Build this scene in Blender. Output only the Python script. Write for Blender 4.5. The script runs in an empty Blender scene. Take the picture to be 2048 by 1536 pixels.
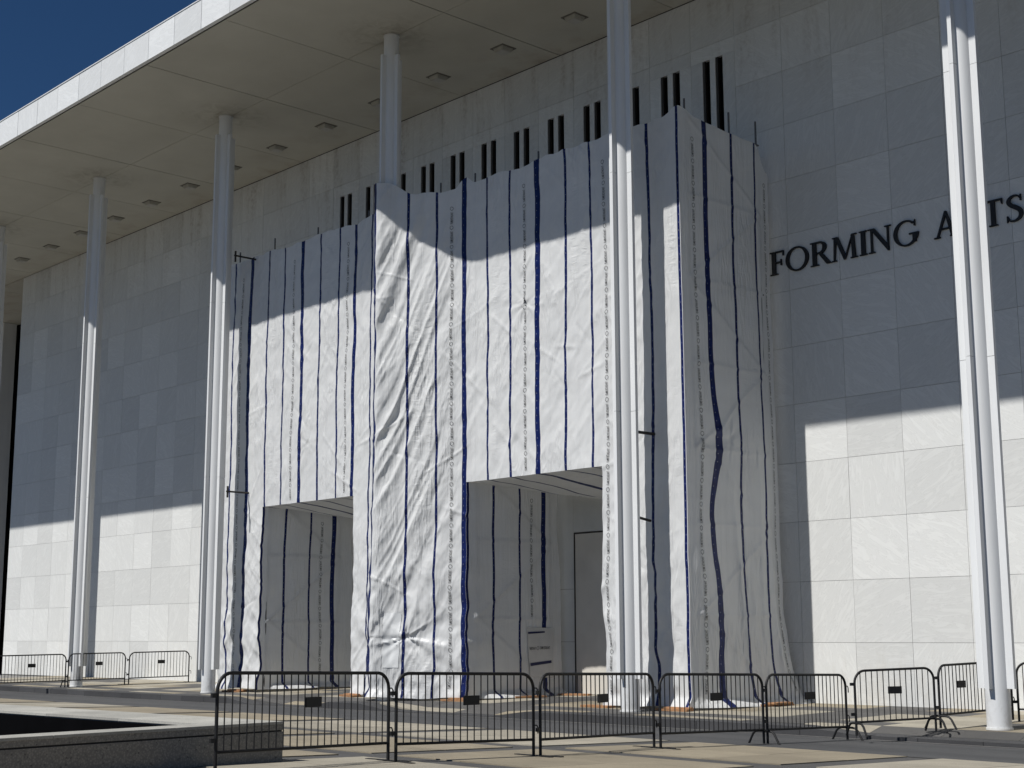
import bpy, bmesh, math, random
import numpy as np
from mathutils import Vector, Matrix
random.seed(7)
S = bpy.context.scene
COL = S.collection

# ------------------------------------------------------------------ camera
cam = bpy.data.cameras.new('camera')
cam.sensor_width = 36.0
cam.lens = 51.197
cam.clip_end = 3000
co = bpy.data.objects.new('camera', cam)
COL.objects.link(co)
co.matrix_world = Matrix(((0.676834, 0.127182, 0.725066, 0), (0.736128, -0.112453, -0.667435, 0),
                          (-0.00335, 0.985484, -0.169734, 1.55), (0, 0, 0, 1)))
S.camera = co

# ------------------------------------------------------------------ sky, sun, exposure
SUN_DIR = Vector((0.165, 1.0, -1.348)).normalized()      # the way the light travels
W = bpy.data.worlds.new('World')
S.world = W
W.use_nodes = True
wn = W.node_tree
sky = wn.nodes.new('ShaderNodeTexSky')
sky.sky_type = 'NISHITA'
sky.sun_disc = False
sky.sun_elevation = math.radians(53.1)
sky.sun_rotation = math.radians(189.4)
sky.altitude = 3500
sky.air_density = 0.9
sky.dust_density = 0.0
sky.ozone_density = 8.0
bg = wn.nodes['Background']
bg.inputs['Strength'].default_value = 0.053
hsv = wn.nodes.new('ShaderNodeHueSaturation')
hsv.inputs['Saturation'].default_value = 1.08
hsv.inputs['Hue'].default_value = 0.497
wn.links.new(sky.outputs[0], hsv.inputs['Color'])
wn.links.new(hsv.outputs[0], bg.inputs['Color'])
sl = bpy.data.lights.new('sun', 'SUN')
sl.energy = 5.0
sl.angle = math.radians(0.5)
sl.color = (1.0, 0.98, 0.95)
so = bpy.data.objects.new('sun', sl)
COL.objects.link(so)
so.rotation_euler = SUN_DIR.to_track_quat('-Z', 'Y').to_euler()
so.location = (-5, -30, 40)
S.view_settings.view_transform = 'Standard'
S.view_settings.look = 'None'
S.view_settings.exposure = -0.07
S.view_settings.gamma = 1.0
S.view_settings.use_curve_mapping = False
S.cycles.max_bounces = 8
S.cycles.diffuse_bounces = 5

# ------------------------------------------------------------------ numbers of the place (metres)
CX = [-55.15, -46.71, -38.27, -29.82, -21.38, -12.94]     # column axes
YC = 23.03
H = 17.643                                                # soffit
YW = 27.39                                                # marble face
YF = 18.917                                               # fascia face
TF = 0.855
KERB = 22.05
ROADY = 18.4

def tilt(x):
    t = min(max((-24 - x) / 20, 0), 1)
    return -0.07 * t * t * (3 - 2 * t)

def gz(x, y):
    if y < KERB:
        z = 0.2614 - 0.02273 * max(y, 0)
    else:
        z = 0.03 - 0.0185 * (YW - y)
    return z + tilt(x)

# ------------------------------------------------------------------ helpers
def tag(o, label=None, cat=None, group=None, kind=None):
    if label: o['label'] = label
    if cat: o['category'] = cat
    if group: o['group'] = group
    if kind: o['kind'] = kind
    return o

def empty(name, loc=(0, 0, 0), rz=0.0):
    o = bpy.data.objects.new(name, None)
    COL.objects.link(o)
    o.location = loc
    o.rotation_euler = (0, 0, rz)
    o.empty_display_size = 0.3
    return o

def link(name, me, parent=None, m=None, loc=None):
    o = bpy.data.objects.new(name, me)
    COL.objects.link(o)
    if parent: o.parent = parent
    if m and len(me.materials) == 0: me.materials.append(m)
    if loc is not None: o.location = loc
    return o

class MB:
    def __init__(self): self.v = []; self.f = []
    def add(self, v, f):
        k = len(self.v)
        self.v += [tuple(p) for p in v]
        self.f += [tuple(i + k for i in q) for q in f]
        return self
    def box(self, x0, x1, y0, y1, z0, z1):
        v = [(x, y, z) for z in (z0, z1) for y in (y0, y1) for x in (x0, x1)]
        return self.add(v, [(0, 2, 3, 1), (4, 5, 7, 6), (0, 1, 5, 4), (2, 6, 7, 3), (0, 4, 6, 2), (1, 3, 7, 5)])
    def hexa(self, top, bot):          # 4 top points, 4 bottom points, same order ccw from above
        return self.add(list(bot) + list(top), [(3, 2, 1, 0), (4, 5, 6, 7), (0, 1, 5, 4), (1, 2, 6, 5), (2, 3, 7, 6), (3, 0, 4, 7)])
    def tube(self, pts, r, n=8):
        pts = [Vector(p) for p in pts]
        rings = []
        up = None
        for i, p in enumerate(pts):
            a = pts[max(i - 1, 0)]; b = pts[min(i + 1, len(pts) - 1)]
            d = (b - a).normalized()
            if up is None:
                up = d.orthogonal().normalized()
            else:
                up = (up - d * up.dot(d)).normalized()
            s = d.cross(up)
            rings.append([p + (up * math.cos(2 * math.pi * k / n) + s * math.sin(2 * math.pi * k / n)) * r for k in range(n)])
        v = [q for ring in rings for q in ring]
        f = []
        for i in range(len(pts) - 1):
            for k in range(n):
                f.append((i * n + k, i * n + (k + 1) % n, (i + 1) * n + (k + 1) % n, (i + 1) * n + k))
        f.append(tuple(reversed(range(n))))
        f.append(tuple((len(pts) - 1) * n + k for k in range(n)))
        return self.add(v, f)
    def mesh(self, name, smooth=False):
        me = bpy.data.meshes.new(name)
        me.from_pydata(self.v, [], self.f)
        if smooth:
            me.polygons.foreach_set('use_smooth', [True] * len(me.polygons))
            try: me.set_sharp_from_angle(angle=math.radians(40))
            except Exception: pass
        me.update()
        return me
    def build(self, name, m=None, parent=None, smooth=False, loc=None):
        return link(name, self.mesh(name, smooth), parent, m, loc)

# ---- materials
def newmat(name):
    m = bpy.data.materials.new(name)
    m.use_nodes = True
    nt = m.node_tree
    return m, nt, nt.nodes['Principled BSDF']

def N(nt, t, **kw):
    n = nt.nodes.new(t)
    for k, v in kw.items():
        if k in n.inputs: n.inputs[k].default_value = v
        else: setattr(n, k, v)
    return n

def ramp(nt, a, b, ca, cb):
    r = nt.nodes.new('ShaderNodeValToRGB')
    r.color_ramp.elements[0].position = a
    r.color_ramp.elements[1].position = b
    r.color_ramp.elements[0].color = (*ca, 1)
    r.color_ramp.elements[1].color = (*cb, 1)
    return r

def mix(nt, a, b, fac, mode='MIX'):
    n = nt.nodes.new('ShaderNodeMix')
    n.data_type = 'RGBA'
    n.blend_type = mode
    for sock, v in ((n.inputs[6], a), (n.inputs[7], b), (n.inputs[0], fac)):
        if hasattr(v, 'links') or hasattr(v, 'is_output'):
            nt.links.new(v, sock)
        elif isinstance(v, tuple):
            sock.default_value = (*v, 1)
        else:
            sock.default_value = v
    return n.outputs[2]

def math_(nt, op, a, b=None, c=None):
    n = nt.nodes.new('ShaderNodeMath')
    n.operation = op
    for i, v in enumerate((a, b, c)):
        if v is None: continue
        if hasattr(v, 'is_output'): nt.links.new(v, n.inputs[i])
        else: n.inputs[i].default_value = v
    return n.outputs[0]

def pos_noise(nt, scale, detail=5.0, stretch=(1, 1, 1), rough=0.55, dist=0.0):
    g = nt.nodes.new('ShaderNodeNewGeometry')
    mp = nt.nodes.new('ShaderNodeMapping')
    mp.inputs['Scale'].default_value = stretch
    nt.links.new(g.outputs['Position'], mp.inputs['Vector'])
    n = N(nt, 'ShaderNodeTexNoise', Scale=scale, Detail=detail, Roughness=rough, Distortion=dist)
    nt.links.new(mp.outputs[0], n.inputs['Vector'])
    return n.outputs['Fac']

def bump(nt, bs, h, strength, distance):
    b = N(nt, 'ShaderNodeBump', Strength=strength, Distance=distance)
    nt.links.new(h, b.inputs['Height'])
    nt.links.new(b.outputs[0], bs.inputs['Normal'])

def simple(name, c, rough=0.6, var=0.12, scale=8.0, metal=0.0, bmp=0.0, tone=0.0):
    m, nt, b = newmat(name)
    f = pos_noise(nt, scale)
    r = ramp(nt, 0.3, 0.7, tuple(x * (1 - var) for x in c), tuple(x * (1 + var) for x in c))
    nt.links.new(f, r.inputs[0])
    out = r.outputs[0]
    if tone:
        oi = nt.nodes.new('ShaderNodeObjectInfo')
        k = math_(nt, 'MULTIPLY_ADD', oi.outputs['Random'], 2 * tone, 1 - tone)
        hs = nt.nodes.new('ShaderNodeHueSaturation')
        nt.links.new(k, hs.inputs['Value'])
        nt.links.new(out, hs.inputs['Color'])
        out = hs.outputs[0]
    nt.links.new(out, b.inputs['Base Color'])
    b.inputs['Roughness'].default_value = rough
    b.inputs['Metallic'].default_value = metal
    if bmp: bump(nt, b, pos_noise(nt, scale * 6, 3), bmp, 0.01)
    return m

def marble(name, base, joined=False, stains=True):
    m, nt, b = newmat(name)
    c1 = tuple(x * 0.965 for x in base); c2 = tuple(min(x * 1.04, 0.9) for x in base)
    g = nt.nodes.new('ShaderNodeNewGeometry')
    oi = nt.nodes.new('ShaderNodeObjectInfo')
    rnd = g.outputs['Random Per Island'] if joined else oi.outputs['Random']
    # veins: noise turned a different way in every slab
    off = nt.nodes.new('ShaderNodeCombineXYZ')
    nt.links.new(math_(nt, 'MULTIPLY', rnd, 37.0), off.inputs[0])
    nt.links.new(math_(nt, 'MULTIPLY', rnd, 91.0), off.inputs[2])
    va = N(nt, 'ShaderNodeVectorMath', operation='ADD')
    nt.links.new(g.outputs['Position'], va.inputs[0]); nt.links.new(off.outputs[0], va.inputs[1])
    rot = nt.nodes.new('ShaderNodeCombineXYZ')
    nt.links.new(math_(nt, 'MULTIPLY', rnd, 3.1), rot.inputs[1])
    vr = N(nt, 'ShaderNodeVectorRotate', rotation_type='EULER_XYZ')
    nt.links.new(va.outputs[0], vr.inputs['Vector']); nt.links.new(rot.outputs[0], vr.inputs['Rotation'])
    mp = nt.nodes.new('ShaderNodeMapping'); mp.inputs['Scale'].default_value = (0.7, 1.0, 3.4)
    nt.links.new(vr.outputs[0], mp.inputs['Vector'])
    n1 = N(nt, 'ShaderNodeTexNoise', Scale=2.2, Detail=8.0, Roughness=0.66, Distortion=1.4)
    nt.links.new(mp.outputs[0], n1.inputs['Vector'])
    r = ramp(nt, 0.36, 0.62, c1, c2)
    nt.links.new(n1.outputs['Fac'], r.inputs[0])
    vein = ramp(nt, 0.475, 0.5, (1, 1, 1), (0.87, 0.87, 0.865))
    vein.color_ramp.elements.new(0.525).color = (1, 1, 1, 1)
    nt.links.new(n1.outputs['Fac'], vein.inputs[0])
    col = mix(nt, r.outputs[0], vein.outputs[0], 0.8, 'MULTIPLY')
    # slab to slab tone
    tone = math_(nt, 'MULTIPLY_ADD', rnd, 0.15 if stains else 0.12, 0.9)
    tc = nt.nodes.new('ShaderNodeCombineColor')
    for i in range(3): nt.links.new(tone, tc.inputs[i])
    col = mix(nt, col, tc.outputs[0], 1.0, 'MULTIPLY')
    # brown run-down stains under the soffit and grime at the foot
    sx = nt.nodes.new('ShaderNodeSeparateXYZ'); nt.links.new(g.outputs['Position'], sx.inputs[0])
    up = N(nt, 'ShaderNodeMapRange'); up.inputs['From Min'].default_value = 12.5; up.inputs['From Max'].default_value = 17.6
    nt.links.new(sx.outputs[2], up.inputs['Value'])
    st = pos_noise(nt, 1.0, 6, (2.6, 1, 0.35), 0.7)
    sr = ramp(nt, 0.47, 0.72, (0, 0, 0), (1, 1, 1)); nt.links.new(st, sr.inputs[0])
    sp = pos_noise(nt, 9.0, 4)
    sr2 = ramp(nt, 0.42, 0.62, (0.25, 0.25, 0.25), (1, 1, 1)); nt.links.new(sp, sr2.inputs[0])
    sfac = math_(nt, 'MULTIPLY', math_(nt, 'MULTIPLY', sr.outputs[0], sr2.outputs[0]), math_(nt, 'POWER', up.outputs[0], 1.3))
    col = mix(nt, col, (0.2, 0.15, 0.1), math_(nt, 'MULTIPLY', sfac, 0.6 if stains else 0.02))
    dn = N(nt, 'ShaderNodeMapRange'); dn.inputs['From Min'].default_value = 1.5; dn.inputs['From Max'].default_value = 0.0
    nt.links.new(sx.outputs[2], dn.inputs['Value'])
    sd = pos_noise(nt, 2.0, 6, (3, 1, 0.6), 0.7)
    sdr = ramp(nt, 0.5, 0.75, (0, 0, 0), (1, 1, 1)); nt.links.new(sd, sdr.inputs[0])
    col = mix(nt, col, (0.4, 0.34, 0.26), math_(nt, 'MULTIPLY', math_(nt, 'MULTIPLY', sdr.outputs[0], dn.outputs[0]), 0.5))
    nt.links.new(col, b.inputs['Base Color'])
    b.inputs['Roughness'].default_value = 0.55
    bump(nt, b, n1.outputs['Fac'], 0.06, 0.02)
    return m

M = {}
M['marble'] = marble('white_marble', (0.69, 0.692, 0.668))
M['marble_joined'] = marble('white_marble_joined', (0.69, 0.692, 0.668), True)
M['fascia'] = marble('fascia_marble', (0.74, 0.75, 0.74), False, False)
M['joint'] = simple('joint_mortar', (0.3, 0.29, 0.27), 0.9, 0.2)
def paint():
    m, nt, b = newmat('white_painted_steel')
    f = pos_noise(nt, 1.2, 6, (3, 3, 0.35), 0.65)
    r = ramp(nt, 0.32, 0.7, (0.68, 0.685, 0.68), (0.76, 0.77, 0.765)); nt.links.new(f, r.inputs[0])
    g = nt.nodes.new('ShaderNodeNewGeometry'); sx = nt.nodes.new('ShaderNodeSeparateXYZ'); nt.links.new(g.outputs['Position'], sx.inputs[0])
    lo = N(nt, 'ShaderNodeMapRange'); lo.inputs['From Min'].default_value = 0.7; lo.inputs['From Max'].default_value = -0.05
    nt.links.new(sx.outputs[2], lo.inputs['Value'])
    n2 = pos_noise(nt, 6.0, 6, (1, 1, 0.6), 0.7)
    r2 = ramp(nt, 0.45, 0.7, (0, 0, 0), (1, 1, 1)); nt.links.new(n2, r2.inputs[0])
    col = mix(nt, r.outputs[0], (0.36, 0.34, 0.3), math_(nt, 'MULTIPLY', math_(nt, 'MULTIPLY', lo.outputs[0], r2.outputs[0]), 0.7))
    nt.links.new(col, b.inputs['Base Color']); b.inputs['Roughness'].default_value = 0.42
    bump(nt, b, pos_noise(nt, 2.0, 3, (1, 1, 0.3)), 0.08, 0.02)
    return m
M['white'] = paint()
M['collar'] = simple('column_collar_paint', (0.66, 0.66, 0.64), 0.5, 0.1, 5)
M['dark_joint'] = simple('dark_recess', (0.03, 0.028, 0.025), 0.8)
M['bronze'] = simple('dark_bronze_letter', (0.008, 0.008, 0.009), 0.6, 0.2)
M['black'] = simple('black_powder_coated_steel', (0.004, 0.004, 0.0045), 0.6, 0.25, 30)
M['steel'] = simple('galvanised_tube', (0.16, 0.155, 0.15), 0.5, 0.3, 20, 0.6)
M['rust'] = simple('rusty_tie_steel', (0.03, 0.026, 0.023), 0.7, 0.4, 20, 0.2)
M['wood'] = simple('reddish_timber', (0.36, 0.19, 0.09), 0.8, 0.35, 12, 0, 0.4, 0.25)
M['frame'] = simple('brown_window_frame', (0.03, 0.025, 0.02), 0.5)
M['lens'] = simple('light_lens', (0.42, 0.41, 0.37), 0.35, 0.1)
M['gasket'] = simple('light_gasket', (0.16, 0.15, 0.125), 0.6, 0.1)
M['lightbox'] = simple('light_housing', (0.4, 0.385, 0.33), 0.5, 0.1)
M['board'] = simple('grey_white_hoarding_board', (0.58, 0.585, 0.56), 0.6, 0.08, 1.2)
M['door'] = simple('cream_grey_door', (0.6, 0.57, 0.51), 0.6, 0.06, 1.5)
M['pool_in'] = simple('black_basin_lining', (0.002, 0.002, 0.0025), 0.9, 0.3, 3)
M['pool_in'].node_tree.nodes['Principled BSDF'].inputs['Specular IOR Level'].default_value = 0.05
M['ink'] = simple('black_print_ink', (0.02, 0.02, 0.022), 0.6)

def glass():
    m, nt, b = newmat('dark_window_glass')
    b.inputs['Base Color'].default_value = (0.004, 0.004, 0.0045, 1)
    b.inputs['Roughness'].default_value = 0.12
    b.inputs['Specular IOR Level'].default_value = 0.12
    return m
M['glass'] = glass()

def soffit():
    m, nt, b = newmat('soffit_plaster')
    f = pos_noise(nt, 0.6, 6)
    r = ramp(nt, 0.3, 0.7, (0.46, 0.447, 0.385), (0.52, 0.507, 0.44)); nt.links.new(f, r.inputs[0])
    col = r.outputs[0]
    # damp brown stains where each column meets the ceiling, and along the wall
    g = nt.nodes.new('ShaderNodeNewGeometry')
    sx = nt.nodes.new('ShaderNodeSeparateXYZ'); nt.links.new(g.outputs['Position'], sx.inputs[0])
    px = math_(nt, 'PINGPONG', math_(nt, 'ADD', sx.outputs[0], 80.48 + 0.0), 4.2215)
    # columns stand where the ping-pong value is zero
    dy = math_(nt, 'SUBTRACT', sx.outputs[1], YC)
    dist = math_(nt, 'SQRT', math_(nt, 'ADD', math_(nt, 'MULTIPLY', px, px), math_(nt, 'MULTIPLY', dy, dy)))
    mr = N(nt, 'ShaderNodeMapRange'); mr.inputs['From Min'].default_value = 1.7; mr.inputs['From Max'].default_value = 0.2
    nt.links.new(dist, mr.inputs['Value'])
    st = pos_noise(nt, 2.4, 6, (1, 1, 1), 0.7, 0.6)
    sr = ramp(nt, 0.42, 0.68, (0, 0, 0), (1, 1, 1)); nt.links.new(st, sr.inputs[0])
    col = mix(nt, col, (0.17, 0.135, 0.09), math_(nt, 'MULTIPLY', math_(nt, 'MULTIPLY', mr.outputs[0], sr.outputs[0]), 0.6))
    mw = N(nt, 'ShaderNodeMapRange'); mw.inputs['From Min'].default_value = 25.2; mw.inputs['From Max'].default_value = 27.4
    nt.links.new(sx.outputs[1], mw.inputs['Value'])
    sw = pos_noise(nt, 0.9, 6, (1, 1, 1), 0.65)
    swr = ramp(nt, 0.5, 0.75, (0, 0, 0), (1, 1, 1)); nt.links.new(sw, swr.inputs[0])
    col = mix(nt, col, (0.24, 0.15, 0.09), math_(nt, 'MULTIPLY', math_(nt, 'MULTIPLY', mw.outputs[0], swr.outputs[0]), 0.5))
    nt.links.new(col, b.inputs['Base Color'])
    b.inputs['Roughness'].default_value = 0.85
    return m
M['soffit'] = soffit()

def paving(name, c, tone=0.1, sc=1.0, dark=0.6):
    m, nt, b = newmat(name)
    f1 = pos_noise(nt, 0.9 * sc, 6, (1, 1, 1), 0.6)
    r1 = ramp(nt, 0.3, 0.72, tuple(x * 0.84 for x in c), tuple(x * 1.1 for x in c)); nt.links.new(f1, r1.inputs[0])
    f2 = pos_noise(nt, 70.0, 3)
    r2 = ramp(nt, 0.35, 0.65, (0.82, 0.82, 0.82), (1.1, 1.1, 1.1)); nt.links.new(f2, r2.inputs[0])
    col = mix(nt, r1.outputs[0], r2.outputs[0], 1.0, 'MULTIPLY')
    f3 = pos_noise(nt, 2.3, 5, (0.6, 1.6, 1), 0.72, 0.4)
    r3 = ramp(nt, 0.54, 0.7, (0, 0, 0), (1, 1, 1)); nt.links.new(f3, r3.inputs[0])
    col = mix(nt, col, tuple(x * dark for x in c), math_(nt, 'MULTIPLY', r3.outputs[0], 0.6))
    oi = nt.nodes.new('ShaderNodeObjectInfo')
    k = math_(nt, 'MULTIPLY_ADD', oi.outputs['Random'], 2 * tone, 1 - tone)
    hs = nt.nodes.new('ShaderNodeHueSaturation'); nt.links.new(k, hs.inputs['Value']); nt.links.new(col, hs.inputs['Color'])
    nt.links.new(hs.outputs[0], b.inputs['Base Color'])
    b.inputs['Roughness'].default_value = 0.85
    bump(nt, b, f2, 0.25, 0.004)
    return m
M['tan'] = paving('tan_paving', (0.27, 0.232, 0.166))
M['pale'] = paving('pale_paving', (0.33, 0.3, 0.238), 0.12)
M['grey_pave'] = paving('grey_paving', (0.085, 0.082, 0.078), 0.14)
M['band'] = paving('dark_paving_band', (0.072, 0.07, 0.068), 0.05)
def asphalt():
    m, nt, b = newmat('asphalt')
    f1 = pos_noise(nt, 0.5, 6, (0.25, 2.4, 1), 0.65)
    r1 = ramp(nt, 0.32, 0.68, (0.042, 0.043, 0.045), (0.07, 0.07, 0.071)); nt.links.new(f1, r1.inputs[0])
    f2 = pos_noise(nt, 60.0, 3)
    r2 = ramp(nt, 0.35, 0.65, (0.8, 0.8, 0.8), (1.15, 1.15, 1.15)); nt.links.new(f2, r2.inputs[0])
    col = mix(nt, r1.outputs[0], r2.outputs[0], 1.0, 'MULTIPLY')
    f3 = pos_noise(nt, 0.8, 5, (1, 1.6, 1), 0.6, 1.2)
    r3 = ramp(nt, 0.493, 0.5, (0, 0, 0), (1, 1, 1)); r3.color_ramp.elements.new(0.507).color = (0, 0, 0, 1); nt.links.new(f3, r3.inputs[0])
    col = mix(nt, col, (0.02, 0.02, 0.02), math_(nt, 'MULTIPLY', r3.outputs[0], 0.6))
    nt.links.new(col, b.inputs['Base Color']); b.inputs['Roughness'].default_value = 0.85
    bump(nt, b, f2, 0.3, 0.004)
    return m
M['asphalt'] = asphalt()
M['kerb'] = paving('dark_kerb_granite', (0.05, 0.05, 0.052), 0.2)
M['gutter'] = paving('pale_gutter', (0.15, 0.147, 0.14), 0.05)

def aggregate():
    m, nt, b = newmat('dark_exposed_aggregate')
    g = nt.nodes.new('ShaderNodeNewGeometry')
    v = N(nt, 'ShaderNodeTexVoronoi', Scale=38.0); nt.links.new(g.outputs['Position'], v.inputs['Vector'])
    r = ramp(nt, 0.15, 0.6, (0.3, 0.285, 0.25), (0.2, 0.19, 0.172)); nt.links.new(v.outputs['Distance'], r.inputs[0])
    f = pos_noise(nt, 22, 6, (1, 1, 1), 0.7)
    r2 = ramp(nt, 0.32, 0.42, (0.3, 0.3, 0.3), (1, 1, 1)); nt.links.new(f, r2.inputs[0])
    col = mix(nt, r.outputs[0], r2.outputs[0], 1.0, 'MULTIPLY')
    nt.links.new(col, b.inputs['Base Color']); b.inputs['Roughness'].default_value = 0.8
    bump(nt, b, f, 0.5, 0.01)
    return m
M['aggregate'] = aggregate()
M['coping'] = paving('pale_coping_stone', (0.4, 0.39, 0.35), 0.12, 2.0)

def tarp_mat():
    m, nt, b = newmat('white_tarpaulin_blue_stripes')
    uv = nt.nodes.new('ShaderNodeUVMap'); uv.uv_map = 'UVMap'
    sp = nt.nodes.new('ShaderNodeSeparateXYZ'); nt.links.new(uv.outputs[0], sp.inputs[0])
    u, v = sp.outputs[0], sp.outputs[1]
    fr = math_(nt, 'FRACT', math_(nt, 'ADD', u, 0.5))          # thick stripe now at 0.5
    def band(c, w): return math_(nt, 'LESS_THAN', math_(nt, 'ABSOLUTE', math_(nt, 'SUBTRACT', fr, c)), w)
    s = math_(nt, 'MAXIMUM', band(0.5, 0.029), math_(nt, 'MAXIMUM', band(0.81, 0.0145), band(0.135, 0.0145)))
    # white stitch dots down the middle of the stripes
    dv = math_(nt, 'LESS_THAN', math_(nt, 'FRACT', math_(nt, 'MULTIPLY', v, 5.5)), 0.12)
    dm = math_(nt, 'MULTIPLY', dv, math_(nt, 'MAXIMUM', band(0.493, 0.0035), math_(nt, 'MAXIMUM', band(0.81, 0.003), band(0.135, 0.003))))
    n1 = N(nt, 'ShaderNodeTexNoise', Scale=1.7, Detail=6.0); nt.links.new(uv.outputs[0], n1.inputs['Vector'])
    wr = ramp(nt, 0.3, 0.7, (0.8, 0.805, 0.795), (0.86, 0.865, 0.855)); nt.links.new(n1.outputs['Fac'], wr.inputs[0])
    n2 = N(nt, 'ShaderNodeTexNoise', Scale=6.0, Detail=4.0); nt.links.new(uv.outputs[0], n2.inputs['Vector'])
    br = ramp(nt, 0.3, 0.7, (0.005, 0.01, 0.075), (0.009, 0.022, 0.135)); nt.links.new(n2.outputs['Fac'], br.inputs[0])
    col = mix(nt, wr.outputs[0], br.outputs[0], s)
    col = mix(nt, col, (0.35, 0.38, 0.5), math_(nt, 'MULTIPLY', dm, 0.7))
    nt.links.new(col, b.inputs['Base Color'])
    b.inputs['Roughness'].default_value = 0.38
    b.inputs['Specular IOR Level'].default_value = 0.35
    # fine creases
    g = nt.nodes.new('ShaderNodeNewGeometry')
    def cn(rot, stretch, sc, det):
        mp = nt.nodes.new('ShaderNodeMapping'); mp.inputs['Rotation'].default_value = (0, rot, 0); mp.inputs['Scale'].default_value = stretch
        nt.links.new(g.outputs['Position'], mp.inputs['Vector'])
        n = N(nt, 'ShaderNodeTexNoise', Scale=sc, Detail=det, Roughness=0.6, Distortion=0.5); nt.links.new(mp.outputs[0], n.inputs['Vector'])
        return n.outputs['Fac']
    def ridge(x): return math_(nt, 'SUBTRACT', 1.0, math_(nt, 'ABSOLUTE', math_(nt, 'MULTIPLY_ADD', x, 4.0, -2.0)))
    def gate(x, a, b_):
        q_ = N(nt, 'ShaderNodeMapRange'); q_.inputs['From Min'].default_value = a; q_.inputs['From Max'].default_value = b_
        nt.links.new(x, q_.inputs['Value']); return q_.outputs[0]
    m1 = gate(cn(0.2, (1, 1, 0.6), 0.55, 2), 0.48, 0.6)
    m2 = gate(cn(1.1, (1, 1, 0.6), 0.7, 2), 0.5, 0.62)
    h = math_(nt, 'MULTIPLY', math_(nt, 'MULTIPLY', ridge(cn(0.62, (1, 1, 0.2), 4.2, 2)), m1), 0.8)
    h = math_(nt, 'ADD', h, math_(nt, 'MULTIPLY', math_(nt, 'MULTIPLY', ridge(cn(-0.75, (1, 1, 0.25), 5.0, 2)), m2), 0.7))
    h = math_(nt, 'ADD', h, math_(nt, 'MULTIPLY', cn(0.05, (1, 1, 0.06), 9.0, 2), 0.55))
    h = math_(nt, 'ADD', h, math_(nt, 'MULTIPLY', cn(0.4, (1, 1, 0.6), 11.0, 3), 0.16))
    mpv = nt.nodes.new('ShaderNodeMapping'); mpv.inputs['Scale'].default_value = (7.0, 9.0, 1)
    nt.links.new(uv.outputs[0], mpv.inputs['Vector'])
    nr = N(nt, 'ShaderNodeTexNoise', Scale=1.0, Detail=2.0, Distortion=0.8); nt.links.new(mpv.outputs[0], nr.inputs['Vector'])
    def near(c, w): return math_(nt, 'MAXIMUM', math_(nt, 'SUBTRACT', 1.0, math_(nt, 'DIVIDE', math_(nt, 'ABSOLUTE', math_(nt, 'SUBTRACT', fr, c)), w)), 0.0)
    rp = math_(nt, 'MAXIMUM', near(0.92, 0.09), near(0.06, 0.07))
    mpg = N(nt, 'ShaderNodeTexNoise', Scale=0.45, Detail=1.0); nt.links.new(uv.outputs[0], mpg.inputs['Vector'])
    rp = math_(nt, 'MULTIPLY', rp, gate(mpg.outputs['Fac'], 0.45, 0.6))
    h = math_(nt, 'ADD', h, math_(nt, 'MULTIPLY', math_(nt, 'MULTIPLY', nr.outputs['Fac'], rp), 0.8))
    seam = math_(nt, 'MAXIMUM', band(0.955, 0.0035), math_(nt, 'MAXIMUM', band(0.975, 0.0035), band(0.64, 0.003)))
    h = math_(nt, 'ADD', h, math_(nt, 'MULTIPLY', seam, 0.35))
    bump(nt, b, h, 0.6, 0.05)
    tr = nt.nodes.new('ShaderNodeBsdfTranslucent'); nt.links.new(col, tr.inputs['Color'])
    ms = nt.nodes.new('ShaderNodeMixShader'); ms.inputs[0].default_value = 0.28
    out = nt.nodes['Material Output']
    nt.links.new(b.outputs[0], ms.inputs[1]); nt.links.new(tr.outputs[0], ms.inputs[2])
    nt.links.new(ms.outputs[0], out.inputs['Surface'])
    return m
M['tarp'] = tarp_mat()

# ------------------------------------------------------------------ the ground
def sheet_grid(name, xs, ys, zf, m, **kw):
    v = [(x, y, zf(x, y)) for y in ys for x in xs]
    nx = len(xs)
    f = [(j * nx + i, j * nx + i + 1, (j + 1) * nx + i + 1, (j + 1) * nx + i) for j in range(len(ys) - 1) for i in range(nx - 1)]
    return tag(MB().add(v, f).build(name, m), kind='structure', **kw)

xs = [-130, -90] + [-75 + 2.5 * i for i in range(33)] + [20, 40]
sheet_grid('ground', [-900, -130, 40, 900], [-900, -2, 47, 900], lambda x, y: -0.75, M['band'])
plaza = sheet_grid('plaza', xs, [-40, 0, 4, 8, 12, 15, ROADY], lambda x, y: gz(x, min(y, ROADY)) - 0.012, M['band'])
road = sheet_grid('road', xs, [ROADY, 20.2, KERB - 0.16], lambda x, y: gz(x, y) - 0.006, M['asphalt'])
pave = sheet_grid('pavement', xs, [KERB + 0.3, 25, YW + 0.4, 34], lambda x, y: gz(x, min(y, YW)) - 0.32, M['joint'])

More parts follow.
